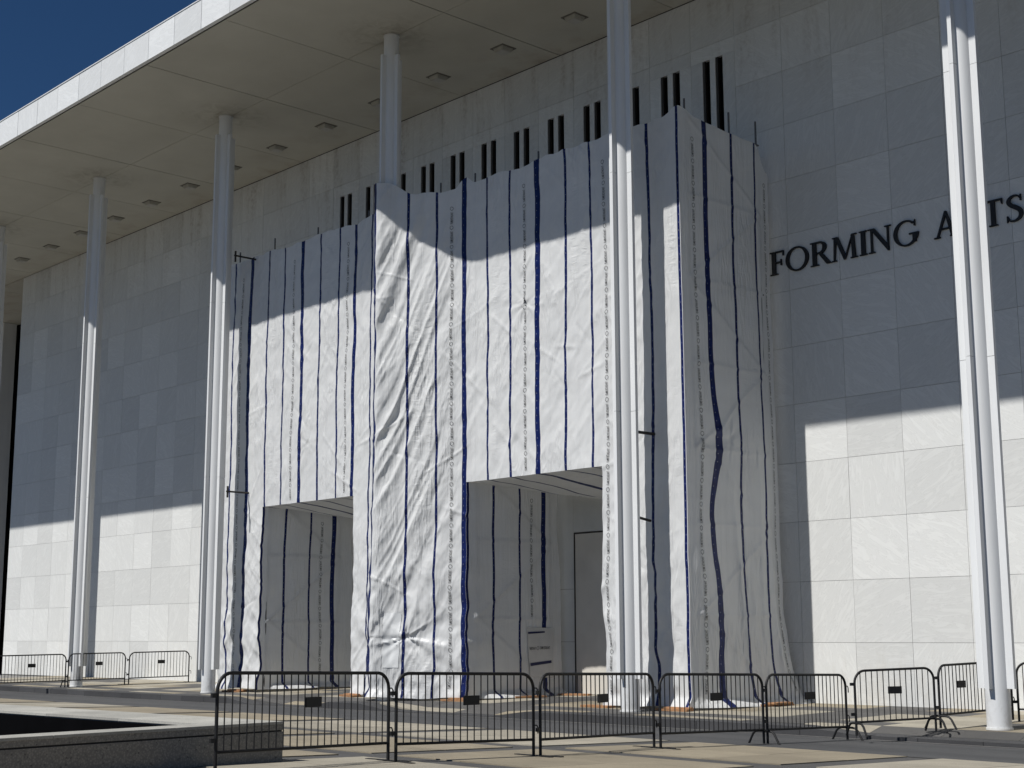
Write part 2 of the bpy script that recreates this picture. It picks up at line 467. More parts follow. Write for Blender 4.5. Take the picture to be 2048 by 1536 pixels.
# paving between the dark bands of the plaza
bx = [-15.95 + 4.45 * k for k in range(-11, 4)]
by = [2.7, 5.8, 8.9, 12.05, 15.2, ROADY + 0.27]
for i in range(len(bx) - 1):
    for j in range(len(by) - 1):
        x0, x1 = bx[i] + 0.27, bx[i + 1] - 0.27
        y0, y1 = by[j] + 0.27, by[j + 1] - 0.27
        near = j >= 2 and x1 > -46 and x0 < -8
        nx_, ny_ = (3, 2) if near else (2, 1)
        mat = 'pale' if random.random() < 0.2 or (j == 2 and -20 < x0 < -11) else 'tan'
        for a in range(nx_):
            for b in range(ny_):
                g = 0.004
                ax, bx_ = x0 + (x1 - x0) * a / nx_ + g, x0 + (x1 - x0) * (a + 1) / nx_ - g
                ay, by_ = y0 + (y1 - y0) * b / ny_ + g, y0 + (y1 - y0) * (b + 1) / ny_ - g
                t = [(ax, ay), (bx_, ay), (bx_, by_), (ax, by_)]
                e_ = random.random() * 0.003
                MB().hexa([(x, y, gz(x, y) + e_) for x, y in t], [(x, y, gz(x, y) - 0.05) for x, y in t]).build('paving_slab', M[mat], plaza)

# kerb, lowered where the two wheelchair ramps are
def drop(x):
    d = 0.0
    for a, b in ((-34.2, -31.6), (-28.0, -24.3), (-15.4, 30.0)):
        t = min(max((x - a + 1.0) / 1.0, 0), 1) * min(max((b + 1.0 - x) / 1.0, 0), 1)
        d = max(d, t * t * (3 - 2 * t))
    return d
def kz(x): return gz(x, KERB + 0.01) - drop(x) * (0.1 if x > -16.6 else 0.15)
kerb = empty('kerb', (0, 0, 0)); tag(kerb, kind='structure')
x = -75.0
while x < 6:
    x1 = x + 1.19
    y0, y1 = KERB - 0.16, KERB + 0.3
    t = [(x, y0), (x1, y0), (x1, y1), (x, y1)]
    top = [(a, b, kz(a) - 0.008 * (b < KERB)) for a, b in t]
    bot = [(a, b, gz(a, KERB - 0.02) - 0.2) for a, b in t]
    MB().hexa(top, bot).build('kerb_stone', M['kerb'], kerb)
    x += 1.2
xg = [-75 + 1.5 * i for i in range(55)]
v = []; f = []
for i, x in enumerate(xg):
    v += [(x, KERB - 0.3, gz(x, KERB - 0.3) - 0.002), (x, KERB - 0.161, gz(x, KERB - 0.161) - 0.002)]
    if i: f.append((2 * i - 2, 2 * i, 2 * i + 1, 2 * i - 1))
tag(MB().add(v, f).build('gutter', M['gutter']), kind='structure')

# pavement slabs: dark runs across at mid-bay, one along the columns
def sz(x, y):
    if x > -16.6: return gz(x, y) - drop(x) * 0.1 * min(max((KERB + 0.72 - y) / 0.4, 0), 1)
    return gz(x, y) - drop(x) * 0.15 * min(max((KERB + 1.4 - y) / 1.1, 0), 1)
srows = [KERB + 0.302, 22.75, 23.45, 24.4, 25.4, 26.4, YW]
PX = 1.4073
for k in range(-31, 8):
    xc = CX[5] + k * PX
    km = (k % 6)
    for j in range(len(srows) - 1):
        if (xc < -64) or xc > -4: continue
        y0, y1 = srows[j] + 0.004, srows[j + 1] - 0.004
        x0, x1 = xc - PX / 2 + 0.004, xc + PX / 2 - 0.004
        dark = km == 3 or (j == 0 and xc > -15.5) or (j == 1 and xc < -15.5) or (j == 4 and km in (2, 4)) or (km == 0 and j in (0, 2))
        t = [(x0, y0), (x1, y0), (x1, y1), (x0, y1)]
        MB().hexa([(a, b, sz(a, b)) for a, b in t], [(a, b, sz(a, b) - 0.33) for a, b in t]).build(
            'paving_slab', M['grey_pave' if dark else ('tan' if random.random() < 0.3 else 'pale')], pave)

# ------------------------------------------------------------------ the building
bld = empty('arts_centre_building', (-38, YW, 0))
tag(bld, 'long white marble building with a deep flat overhanging roof behind the wrapped scaffold', 'building')
bld_off = Vector((38, -YW, 0))
def bpart(mb, name, m, parent=None, smooth=False):
    o = mb.build(name, m, parent or bld, smooth)
    if parent is None: o.location = bld_off
    return o

# panel grid
G0, GP, RP = -62.62, 1.417, 1.3572
pz = [RP * k for k in range(14)]; pz[0] = -0.05
WIN = range(17, 29)
G = 0.0035
back = MB()
back.box(-62.66, G0 + 17 * GP, YW + 0.035, YW + 0.5, -0.6, H)
back.box(G0 + 29 * GP, 4, YW + 0.035, YW + 0.5, -0.6, H)
back.box(G0 + 17 * GP, G0 + 29 * GP, YW + 0.035, YW + 0.5, -0.6, 13.4)
back.box(G0 + 17 * GP, G0 + 29 * GP, YW + 0.5, YW + 0.7, 13.0, H)
back.box(-62.64, -62.1, YW + 0.5, 34, -0.6, H)
bpart(back, 'backing_wall', M['joint'])
hidden = MB(); surround = MB()
for k in range(0, 43):
    for r in range(13):
        x0, x1 = G0 + k * GP + G, G0 + (k + 1) * GP - G
        z0, z1 = pz[r] + G, pz[r + 1] - G
        j = (random.random() - 0.5) * 0.004
        if k in WIN and r in (10, 11):
            continue
        vis = (k <= 16) or (29 <= k <= 34) or (r == 12)
        if k > 35: vis = False
        if vis:
            bpart(MB().box(x0, x1, YW + j, YW + 0.04, z0, z1), 'marble_panel', M['marble'])
        else:
            hidden.box(x0, x1, YW + j, YW + 0.04, z0, z1)
o = bpart(hidden, 'marble_panel', M['marble_joined']); o['kind'] = 'stuff'
for k in WIN:
    x0, x1 = G0 + k * GP + G, G0 + (k + 1) * GP - G
    c = (x0 + x1) / 2
    za, zb, zt = pz[10] + G, 15.9, pz[12] - G
    surround.box(x0, c - 0.33, YW, YW + 0.5, za, zb)
    surround.box(c - 0.085, c + 0.085, YW, YW + 0.5, za, zb)
    surround.box(c + 0.33, x1, YW, YW + 0.5, za, zb)
    surround.box(x0, x1, YW + 0.002, YW + 0.5, zb + 0.004, zt)
    for s in (-1, 1):
        a = c + s * 0.2075
        w = bpart(MB().box(a - 0.12, a - 0.05, YW + 0.02, YW + 0.34, za, zb), 'window', M['frame'])
        p = MB().box(a - 0.05, a + 0.13, YW + 0.1, YW + 0.13, za, zb).build('window_pane', M['glass'], w)
o = bpart(surround, 'window_surround', M['marble_joined']); o['kind'] = 'stuff'
# the wing beyond the left corner: dark glass set back, with a pier
bpart(MB().box(-62.655, -62.62, YW + 0.05, 33.9, -0.05, H), 'return_wall', M['marble'])
bpart(MB().box(-95, -62.66, 31.62, 31.9, -0.3, H), 'glass_wall', M['glass'])
for i in range(9):
    bpart(MB().box(-94 + 2.8 * i, -93.85 + 2.8 * i, 31.45, 31.62, -0.3, H), 'mullion', M['frame'])
bpart(MB().box(-73.15, -72.4, 30.75, 31.44, -0.3, H), 'pier', M['white'])
bpart(MB().box(-73.9, -73.16, 31.2, 31.44, -0.3, H - 0.9), 'pier', M['collar'])
# roof: slab, fascia slabs, soffit panels with open joints
bpart(MB().box(-110, 12, YF + 0.06, 60, H + 0.03, H + TF - 0.03), 'roof_slab', M['dark_joint'])
FP = 1.435
k0 = -54
for k in range(k0, 33):
    xa = -32.86 + (k - 1) * FP
    j = (random.random() - 0.5) * 0.006
    bpart(MB().box(xa + 0.007, xa + FP - 0.007, YF + j, YF + 0.12, H, H + TF), 'fascia_panel', M['fascia'])
bpart(MB().box(-110, 12, YF + 0.03, YF + 0.075, H + 0.004, H + TF - 0.004), 'fascia_backing', M['dark_joint'])
bpart(MB().box(-110, 12, YF - 0.02, 60, H + TF + 0.001, H + TF + 0.03), 'roof_cap', M['white'])
SP = 4.2215
for k in range(-19, 5):
    xa = CX[3] + SP / 2 + SP * (k - 1)
    strong = k % 2
    g = 0.03 if strong else 0.012
    for (ya, yb) in ((YF + 0.19, YC + 0.066), (YC + 0.08, YW - 0.02), (YW + 0.01, 31.6)):
        if ya > YW and xa > -60: continue
        bpart(MB().box(xa + g, xa + SP - (0.01 if strong else 0.006), ya, yb, H + 0.012, H + 0.028), 'soffit_panel', M['soffit'])

# columns ----------------------------------------------------------------
def fin(dx, dy, z0, z1):
    r0, r1, t = 0.17, 0.335, 0.04
    if dx: return MB().box(min(dx * r0, dx * r1), max(dx * r0, dx * r1), -t, t, z0, z1)
    return MB().box(-t, t, min(dy * r0, dy * r1), max(dy * r0, dy * r1), z0, z1)
def cyl(r, z0, z1, n=48):
    v = [(r * math.cos(2 * math.pi * k / n), r * math.sin(2 * math.pi * k / n), z) for z in (z0, z1) for k in range(n)]
    f = [(k, (k + 1) % n, n + (k + 1) % n, n + k) for k in range(n)]
    f += [tuple(reversed(range(n))), tuple(range(n, 2 * n))]
    return MB().add(v, f)
sh = cyl(0.205, 0, H - gz(-12, YC) + 0.012).mesh('shaft', True)
fins = {}
for i, (dx, dy) in enumerate(((1, 0), (-1, 0), (0, 1), (0, -1))):
    fb = fin(dx, dy, 0.68, 6.35)
    fb2 = fin(dx, dy, 6.358, 11.72); fb3 = fin(dx, dy, 11.728, 17.1)
    for q in (fb2, fb3): fb.add(q.v, q.f)
    fins[(dx, dy)] = fb.mesh('fin')
colr = cyl(0.222, 0, 0.035).mesh('base_collar', True)
labels = ['white finned column cut by the left edge of the photo', 'white finned column standing behind the leftmost crowd barriers on the pavement',
          'white finned column in front of the left edge of the tarpaulin', 'white finned column whose lower part is wrapped inside the tarpaulin',
          'white finned column in front of the right doorway of the wrapped scaffold', 'tall white finned column at far right crossing the word ARTS']
for cx, lb in zip(CX, labels):
    c = empty('column', (cx, YC, gz(cx, YC)))
    tag(c, lb, 'column', 'white columns carrying the roof')
    o = link('shaft', sh, c, M['white'])
    ex = -tilt(cx)
    if ex > 0.001: o.scale.z = (H + 0.012 - gz(cx, YC)) / (H - gz(-12, YC) + 0.012)
    for me in fins.values(): link('fin', me, c, M['white'])
    link('base_collar', colr, c, M['collar'])
    link('top_collar', colr, c, M['collar'], (0, 0, H - gz(cx, YC) - 0.03))

# soffit lights ------------------------------------------------------------
hb = MB()
a, d = 0.2, 0.1
hb.hexa([(-a, -a, 0), (a, -a, 0), (a, a, 0), (-a, a, 0)], [(-a * .85, -a * .85, -d), (a * .85, -a * .85, -d), (a * .85, a * .85, -d), (-a * .85, a * .85, -d)])
hbm = hb.mesh('housing')
bz = MB()
for (x0, x1, y0, y1) in ((-.26, .26, -.26, -.215), (-.26, .26, .215, .26), (-.26, -.215, -.215, .215), (.215, .26, -.215, .215)):
    bz.box(x0, x1, y0, y1, -0.02, 0.0)
bzm = bz.mesh('trim')
lnm = MB().box(-.15, .15, -.15, .15, -0.118, -0.1005).mesh('lens')
where = {0: 'the left edge column', 1: 'the column by the leftmost barriers', 2: 'the column at the tarpaulin left edge', 3: 'the column wrapped by the tarpaulin', 4: 'the column before the right doorway'}
n = 0
for ci in range(5):
    for off, word in ((-1.407, 'just left of'), (1.407, 'just right of'), (4.2215, 'midway to the right from')):
        x = CX[ci] + off
        if x > -25: continue
        L = empty('soffit_light', (x, 25.86, H + 0.012))
        tag(L, f'square soffit light {word} {where[ci]}', 'ceiling light', 'square lights in the soffit')
        link('housing', hbm, L, M['lightbox']); link('trim', bzm, L, M['gasket']); link('lens', lnm, L, M['lens'])
L = empty('soffit_light', (CX[0] - 4.2215, 25.86, H + 0.012))
tag(L, 'farthest small ceiling light in the soffit at the left edge of the photo', 'ceiling light', 'square lights in the soffit')
link('housing', hbm, L, M['lightbox']); link('trim', bzm, L, M['gasket']); link('lens', lnm, L, M['lens'])

# lettering ------------------------------------------------------------------
sign = empty('wall_lettering', (-17.4, YW - 0.06, 9.93))
tag(sign, 'dark bronze serif letters reading FORMING ARTS fixed to the upper marble wall', 'lettering')
def arc(cx, cy, rx, ry, a0, a1, n=14):
    return [(cx + rx * math.cos(math.radians(a0 + (a1 - a0) * i / n)), cy + ry * math.sin(math.radians(a0 + (a1 - a0) * i / n))) for i in range(n + 1)]
def serif(x, y, w, up):       # small foot on a stem
    h = 0.05
    return [(x - w, y), (x + w, y), (x + w * .9, y + h * up), (x - w * .9, y + h * up)]
def stroke(pts, ws, sub=4):
    def cr(a, b, c, d, t): return 0.5 * (2 * b + (c - a) * t + (2 * a - 5 * b + 4 * c - d) * t * t + (3 * b - a - 3 * c + d) * t ** 3)
    P = [Vector((*p, w)) for p, w in zip(pts, ws)]
    P = [2 * P[0] - P[1]] + P + [2 * P[-1] - P[-2]]
    L = []
    for i in range(1, len(P) - 2):
        for k in range(sub): L.append(cr(P[i - 1], P[i], P[i + 1], P[i + 2], k / sub))
    L.append(P[-2])
    ed = []
    for i, p in enumerate(L):
        d = (L[min(i + 1, len(L) - 1)] - L[max(i - 1, 0)]).to_2d().normalized()
        n_ = Vector((-d.y, d.x)) * p.z / 2
        ed.append(((p.x + n_.x, p.y + n_.y), (p.x - n_.x, p.y - n_.y)))
    return [[ed[i][0], ed[i + 1][0], ed[i + 1][1], ed[i][1]] for i in range(len(ed) - 1)]
GL = {
 'F': (0.6, [[(0.1, 0), (0.255, 0), (0.255, 1), (0.1, 1)], [(0.25, 0.93), (0.6, 0.93), (0.6, 1), (0.25, 1)], [(0.555, 0.78), (0.6, 0.78), (0.6, 0.94), (0.57, 0.94)],
             [(0.25, 0.48), (0.5, 0.48), (0.5, 0.55), (0.25, 0.55)], [(0.465, 0.38), (0.505, 0.38), (0.505, 0.64), (0.465, 0.64)], serif(0.178, 0, 0.17, 1), [(0.02, 0.95), (0.15, 0.95), (0.15, 1), (0.02, 1)]]),
 'I': (0.34, [[(0.09, 0), (0.25, 0), (0.25, 1), (0.09, 1)], serif(0.17, 0, 0.16, 1), serif(0.17, 1, 0.16, -1)]),
 'T': (0.76, [[(0.3, 0), (0.46, 0), (0.46, 0.95), (0.3, 0.95)], [(0.02, 0.93), (0.74, 0.93), (0.74, 1), (0.02, 1)], [(0.02, 0.78), (0.05, 0.78), (0.08, 0.94), (0.02, 0.94)],
             [(0.71, 0.78), (0.74, 0.78), (0.74, 0.94), (0.68, 0.94)], serif(0.38, 0, 0.17, 1)]),
 'M': (1.08, [[(0.06, 0), (0.12, 0), (0.21, 1), (0.1, 1)], [(0.12, 1), (0.27, 1), (0.565, 0.2), (0.5, 0)], [(0.5, 0), (0.86, 1), (0.9, 1), (0.565, 0.02)],
             [(0.82, 0.97), (0.94, 1), (1.0, 0), (0.85, 0)], serif(0.09, 0, 0.1, 1), serif(0.925, 0, 0.15, 1), [(0.03, 0.955), (0.2, 0.955), (0.2, 1), (0.03, 1)], [(0.9, 0.955), (1.05, 0.955), (1.05, 1), (0.9, 1)]]),
 'N': (0.95, [[(0.11, 0), (0.18, 0), (0.18, 1), (0.11, 1)], [(0.1, 1), (0.27, 1), (0.83, 0.18), (0.83, -0.02), (0.79, -0.02)], [(0.77, 0), (0.83, -0.02), (0.83, 1), (0.77, 1)],
             serif(0.145, 0, 0.13, 1), serif(0.8, 1, 0.13, -1), [(0.0, 0.955), (0.2, 0.955), (0.2, 1), (0.0, 1)]]),
 'A': (0.88, [[(0.1, 0), (0.17, 0), (0.47, 0.86), (0.43, 1.01)], [(0.43, 1.02), (0.49, 1.02), (0.82, 0), (0.64, 0)], [(0.22, 0.3), (0.66, 0.3), (0.64, 0.365), (0.24, 0.365)],
             serif(0.13, 0, 0.12, 1), serif(0.74, 0, 0.15, 1)]),
 'R': (0.82, [[(0.1, 0), (0.255, 0), (0.255, 1), (0.1, 1)],
             *stroke([(.24, .965), (.42, .96), (.55, .88), (.585, .75), (.54, .6), (.42, .525), (.24, .51)], [.07, .075, .12, .15, .12, .08, .06]),
             [(0.32, 0.53), (0.47, 0.53), (0.84, 0), (0.65, 0)], serif(0.178, 0, 0.17, 1), [(0.02, 0.955), (0.15, 0.955), (0.15, 1), (0.02, 1)]]),
 'S': (0.62, [*stroke([(.54, .83), (.43, .955), (.29, .97), (.16, .88), (.13, .755), (.21, .63), (.35, .53), (.48, .41), (.52, .26), (.45, .1), (.3, .03), (.15, .06), (.08, .19)], [.06, .06, .07, .1, .13, .15, .165, .15, .13, .1, .07, .06, .06]),
             [(0.5, 0.76), (0.54, 0.76), (0.54, 1.0), (0.505, 0.97)], [(0.05, 0.0), (0.08, 0.03), (0.09, 0.25), (0.05, 0.25)]]),
}
def ring_poly(cx, cy, rx, ry, ix, iy, n=40):
    o_ = arc(cx, cy, rx, ry, 0, 360, n)[:-1]; i_ = arc(cx, cy, ix, iy, 0, 360, n)[:-1]
    return o_, i_
def extrude(mb, poly, d=0.045, y0=0.0):
    ar = sum(poly[i][0] * poly[(i + 1) % len(poly)][1] - poly[(i + 1) % len(poly)][0] * poly[i][1] for i in range(len(poly)))
    if ar < 0: poly = poly[::-1]
    n = len(poly)
    bm = bmesh.new()
    vs = [bm.verts.new((x, y0, z)) for x, z in poly]
    fc = bm.faces.new(vs)
    bmesh.ops.triangulate(bm, faces=[fc])
    bm.verts.index_update()
    tri = [tuple(v.index for v in f.verts) for f in bm.faces]
    bm.free()
    v = [(x, y0, z) for x, z in poly] + [(x, y0 + d, z) for x, z in poly]
    f = list(tri) + [tuple(i + n for i in reversed(t)) for t in tri]
    f += [((i + 1) % n, i, n + i, n + (i + 1) % n) for i in range(n)]
    mb.add(v, f)
def glyph(ch, w, h):
    mb = MB()
    if ch in ('O', 'G'):
        n = 44
        if ch == 'O': rng = range(n + 1); a0, a1 = 0, 360
        else: a0, a1 = 48, 352
        qs = []
        for i in range(n):
            seg = []
            for t in (i, i + 1):
                an = math.radians(a0 + (a1 - a0) * t / n)
                seg.append((0.5 + 0.5 * math.cos(an), 0.5 + 0.52 * math.sin(an), 0.5 + 0.36 * math.cos(an), 0.5 + 0.455 * math.sin(an)))
            (ax, ay, bx1, by1), (cx1, cy1, dx1, dy1) = seg
            qs.append([(ax, ay), (cx1, cy1), (dx1, dy1), (bx1, by1)])
        sc = w if ch == 'O' else w / 1.0
        for i, q in enumerate(qs): extrude(mb, [(x * sc, z * h) for x, z in q], 0.045, 0.0002 * (i % 2))
        if ch == 'G':
            for i, q in enumerate(([(0.76, 0.1), (0.9, 0.1), (0.9, 0.44), (0.76, 0.44)], [(0.62, 0.42), (1.0, 0.42), (1.0, 0.475), (0.62, 0.475)], [(0.82, 0.74), (0.87, 0.74), (0.87, 0.99), (0.82, 0.9)])):
                extrude(mb, [(x * sc, z * h) for x, z in q], 0.045, 0.0006 + 0.0003 * i)
        return mb
    adv, polys = GL[ch]
    for i, p in enumerate(polys):
        extrude(mb, [(x * w / adv, z * h) for x, z in p], 0.045, 0.00015 * i)
    return mb
for ch, x0, x1 in (('F', -20.63, -20.22), ('O', -20.16, -19.51), ('R', -19.47, -18.9), ('M', -18.86, -18.17), ('I', -18.13, -17.91), ('N', -17.89, -17.28),
                   ('G', -17.23, -16.6), ('A', -16.24, -15.66), ('R', -15.58, -15.05), ('T', -15.06, -14.6), ('S', -14.56, -14.14)):
    me = glyph(ch, x1 - x0, 0.565).mesh('letter')
    link('letter', me, sign, M['bronze'], (x0 + 17.4, 0, 0))

# ------------------------------------------------------------------ scaffold
scf = empty('scaffold', (-30, 25.4, 0))
tag(scf, 'steel tube scaffold standing inside the white tarpaulin with tips showing above it', 'scaffold')
so_ = Vector((30, -25.4, 0))
def stube(name, a, b, r=0.024, m='steel', nn=8):
    o = MB().tube([a, b], r, nn).build(name, M[m], scf, True)
    o.location = so_
    return o
SX = [-38.95, -36.978, -34.68, -32.18, -29.0, -27.598, -25.2, -22.72, -20.43]
YA, YB = 24.12, 26.7
for x in SX:
    for y in (YA, YB):
        zb = 5.45 if x in (-34.68, -25.2) else gz(x, y) + 0.06
        top = 13.45 + 0.2 * random.random()
        stube('standard', (x, y, zb), (x, y, top))
stube('standard', (-20.43, 25.7, 0.05), (-20.43, 25.7, 13.55))
for z in (1.9, 3.85, 5.5, 7.4, 9.3, 11.2, 12.95):
    for y in (YA, YB):
        if z < 5.4:
            for a, b in ((-39.0, -37.1), (-32.2, -27.72), (-22.74, -20.5)): stube('ledger', (a, y, z), (b, y, z))
        else: stube('ledger', (-39.0, y, z), (-20.5, y, z))
    for x in SX:
        if z < 5.4 and x in (-34.68, -25.2): continue
        stube('transom', (x - 0.01, YA - 0.05, z + 0.05), (x - 0.01, YB + 0.1, z + 0.05))
for i, z in enumerate((0.2, 1.95, 3.9, 5.55, 7.45, 9.35, 11.25)):
    ya, yb = (YA, YB) if i % 2 else (YB, YA)
    for x in (-36.978, -27.598, -20.428):
        if z > 5 and x != -20.428: continue
        stube('brace', (x, ya, z), (x, yb, z + 1.85))
# ties out to the columns, past the tarpaulin
stube('tie_tube', (-37.68, 23.12, 13.06), (-37.68, 24.3, 13.06), 0.028, 'rust')
stube('tie_clamp', (-37.68, 23.16, 12.86), (-37.68, 23.16, 13.2), 0.03, 'rust')
stube('tie_tube', (-37.7, 23.1, 5.8), (-37.7, 24.3, 5.8), 0.028, 'rust')
stube('tie_clamp', (-37.7, 23.14, 5.62), (-37.7, 23.14, 5.96), 0.03, 'rust')
stube('tie_tube', (-21.3, 23.1, 5.9), (-21.3, 24.3, 5.9), 0.034, 'rust')
stube('tie_tube', (-21.28, 23.25, 4.04), (-21.36, 23.75, 3.99), 0.03, 'rust')
stube('tie_clamp', (-21.27, 23.25, 3.86), (-21.27, 23.25, 4.2), 0.045, 'rust')

# ------------------------------------------------------------------ tarpaulin
def h2(ix, iy, s):
    n = (ix.astype(np.int64) * 374761393 + iy.astype(np.int64) * 668265263 + s * 1274126177) & 0xffffffff
    n = ((n ^ (n >> 13)) * 1274126177) & 0xffffffff
    return ((n ^ (n >> 16)) & 0xffff) / 65535.0
def vn(x, y, s):
    x = np.asarray(x, float); y = np.asarray(y, float)
    ix = np.floor(x); iy = np.floor(y)
    fx = x - ix; fy = y - iy
    fx = fx * fx * fx * (fx * (fx * 6 - 15) + 10); fy = fy * fy * fy * (fy * (fy * 6 - 15) + 10)
    a = h2(ix, iy, s); b = h2(ix + 1, iy, s); c = h2(ix, iy + 1, s); d = h2(ix + 1, iy + 1, s)
    return (a * (1 - fx) + b * fx) * (1 - fy) + (c * (1 - fx) + d * fx) * fy
def fbm(x, y, s, o=4):
    r = 0; a = 1; t = 0
    for i in range(o):
        r = r + a * (vn(x, y, s + 17 * i) - 0.5) * 2; t += a
        x = x * 2.03 + 5.1; y = y * 2.03 + 3.7; a *= 0.5
    return r / t
def ridge(x, y, s): return 1 - np.abs(2 * vn(x, y, s) - 1)
def sst(a, b, x):
    t = np.clip((x - a) / (b - a), 0, 1)
    return t * t * (3 - 2 * t)

FX = np.array([-40, -31.5, -31.0, -30.5, -30.05, -29.86, -29.78, -29.42, -28.39, -27.65, -20.4])
FY = np.array([23.87, 23.87, 23.7, 23.2, 22.72, 22.64, 22.66, 22.99, 23.5, 23.87, 23.87])
PU = np.array([-41.7, -39.75, -38.76, -38.31, -37.86, -36.85, -35.96, -35.45, -35.03, -34.13, -33.21, -32.79, -32.44, -31.67, -31.0, -30.5, -29.93, -29.12, -28.39, -28.0, -27.65,
               -26.83, -25.98, -25.45, -25.01, -24.04, -23.18, -22.72, -22.25, -21.34, -20.45, -19.97, -19.54, -18.57, -17.71, -17.3, -16.8])
PV = np.array([-1.69, -.69, -.365, -.165, 0, .31, .635, .835, 1, 1.31, 1.635, 1.835, 2, 2.31, 2.635, 2.835, 3, 3.31, 3.635, 3.835, 4,
               4.31, 4.635, 4.835, 5, 5.31, 5.635, 5.835, 6, 6.31, 6.635, 6.835, 7, 7.31, 7.635, 7.835, 8.0])
PRINT = [-38.31, -35.45, -32.79, -28.0, -25.45, -22.72, -19.97, -17.3]
def pat(u): return np.interp(u, PU, PV)

STARS = [(-29.05, 1.5, .1, 1.1), (-25.4, 9.55, .07, .4), (-34.55, 7.0, .05, .45)]
OLD = [(-25.4, 9.55, .07, .55), (-34.55, 7.0, .06, .5), (-28.7, 1.5, .09, .8), (-27.7, 11.5, .06, .4), (-36.0, 3.0, .05, .5), (-21.0, 5.8, .07, .5), (-37.6, 4.3, .07, .5), (-31.9, 1.6, .08, .6), (-24.3, 8.0, .035, .5), (-33.3, 9.0, .035, .5), (-26.6, 6.6, .04, .6)]
def star(u, z):
    d = 0
    for i, (a, b, A, R) in enumerate(STARS):
        r = np.hypot(u - a, z - b); th = np.arctan2(z - b, u - a)
        d = d + A * np.exp(-r / R) * sst(0, 0.12, r) * (0.25 + 0.75 * ridge(th * 2.6 + 20, r * 0.3, 200 + i))
    return d
rs = np.random.RandomState(5)
SEG = []
for i in range(110):
    a = rs.uniform(-38.8, -20.6); b = rs.uniform(0.6, 11.0); L_ = rs.uniform(0.4, 1.3)
    th = rs.choice([0.95, -0.75, 1.25, 0.35, -0.4]) + rs.normal(0, 0.15)
    SEG.append((a, b, math.cos(th), math.sin(th), L_, rs.choice([-1, 1, 1]) * rs.uniform(0.008, 0.02), rs.uniform(0.03, 0.05)))
def crease(u, z):
    d = np.zeros_like(u)
    for a, b, c, s_, L_, A, w in SEG:
        m = (np.abs(u - a) < 1.4) & (np.abs(z - b) < 1.4)
        if not m.any(): continue
        du, dz = u[m] - a, z[m] - b
        t = du * c + dz * s_; n_ = -du * s_ + dz * c
        d[m] += A * np.exp(-(n_ / w) ** 2) * sst(L_, L_ * 0.3, np.abs(t))
    return d
def low(z): return sst(5.2, 0.6, z)
def lateral(u, z):
    m = sst(0, 0.5, np.abs(u + 20.4))
    return (0.06 + 0.05 * low(z) * sst(13, 4, z)) * fbm(z * 0.55 + 0.02 * u, u * 0.45, 31, 4) + 0.05 * low(z) * fbm(z * 1.5, u * 0.8, 33, 3)
def fdisp(u, z):
    bay = sst(-30.0, -29.7, u) * sst(-27.55, -28.3, u)
    d = 0.045 * fbm(u * 0.5, z * 0.22, 1, 3)
    d = d + 0.012 * fbm(u * 5.5, z * 0.3, 2, 2) + 0.014 * (ridge(u * 3.3 + 0.08 * z, z * 0.13, 11) - 0.5)
    q = u * 0.82 - z * 0.57; p = u * 0.57 + z * 0.82
    patch = sst(-0.1, 0.35, fbm(u * 0.4, z * 0.35, 9, 2))
    d = d + patch * 0.028 * (ridge(q * 2.6 + 0.3 * fbm(u, z, 8, 2), p * 0.5, 5) - 0.5) + 0.014 * fbm(q * 5, p * 2.2, 6, 3)
    q2 = u * 0.7 + z * 0.7; p2 = -u * 0.7 + z * 0.7
    patch2 = sst(0.0, 0.4, fbm(u * 0.45, z * 0.3, 10, 2))
    d = d + patch2 * 0.024 * (ridge(q2 * 3.2, p2 * 0.7, 15) - 0.5)
    # strong slanting drapes of the bay round the column
    qb = u * 0.91 - z * 0.36 + 0.0022 * (z - 7) ** 2; pb = u * 0.36 + z * 0.91
    fade = sst(13.2, 11.5, z) * (0.45 + 0.55 * sst(1.0, 3.5, z))
    wq = 0.12 * fbm(pb * 0.16, u * 0.25, 25, 2)
    rr_ = lambda f, g_, sd: ridge((qb + wq) * f, pb * g_, sd)
    dr = 0.42 * rr_(2.3, 0.12, 22) ** 1.3 + 0.38 * rr_(4.6, 0.2, 23) ** 1.2 + 0.2 * rr_(8.0, 0.3, 24)
    d = d + bay * fade * 0.17 * (dr - 0.4) * (0.4 + 0.6 * sst(-27.9, -29.2, u))
    d = d + crease(u, z)
    d = d + low(z) * sst(0, 0.3, z) * (0.075 * fbm(u * 1.6, z * 1.3, 4, 3) + 0.05 * (ridge(q * 2.2, p * 0.7, 14) - 0.5) + 0.035 * (ridge(q2 * 3.0, p2 * 0.9, 16) - 0.5))
    d = d + star(u, z)
    return d * (0.25 + 0.75 * sst(0, 0.6, np.abs(u + 20.4)))
def front(u, z):
    u = np.asarray(u, float); z = np.asarray(z, float)
    y = np.interp(u, FX, FY)
    sm = 0.05 + 0.4 * sst(-29.2, -28.6, u)
    ya = (np.interp(u - sm, FX, FY) + np.interp(u + sm, FX, FY) + 2 * np.interp(u - sm / 2, FX, FY) + 2 * np.interp(u + sm / 2, FX, FY)) / 6
    sl = (np.interp(u + 0.05, FX, FY) - np.interp(u - 0.05, FX, FY)) / 0.1
    nl = np.sqrt(1 + sl * sl)
    d = fdisp(u, z); la = lateral(u, z)
    flare = 0.18 * sst(0.28, 0.0, z) * (0.5 + 0.5 * fbm(u * 1.2, z * 0, 40, 2))
    d = d + flare
    cor = sst(0.0, 0.4, np.abs(u + 20.4))
    x = u + sl / nl * d + la * (0.3 + 0.7 * cor)
    yy = ya - d / nl
    return np.stack([x, yy, z], -1)
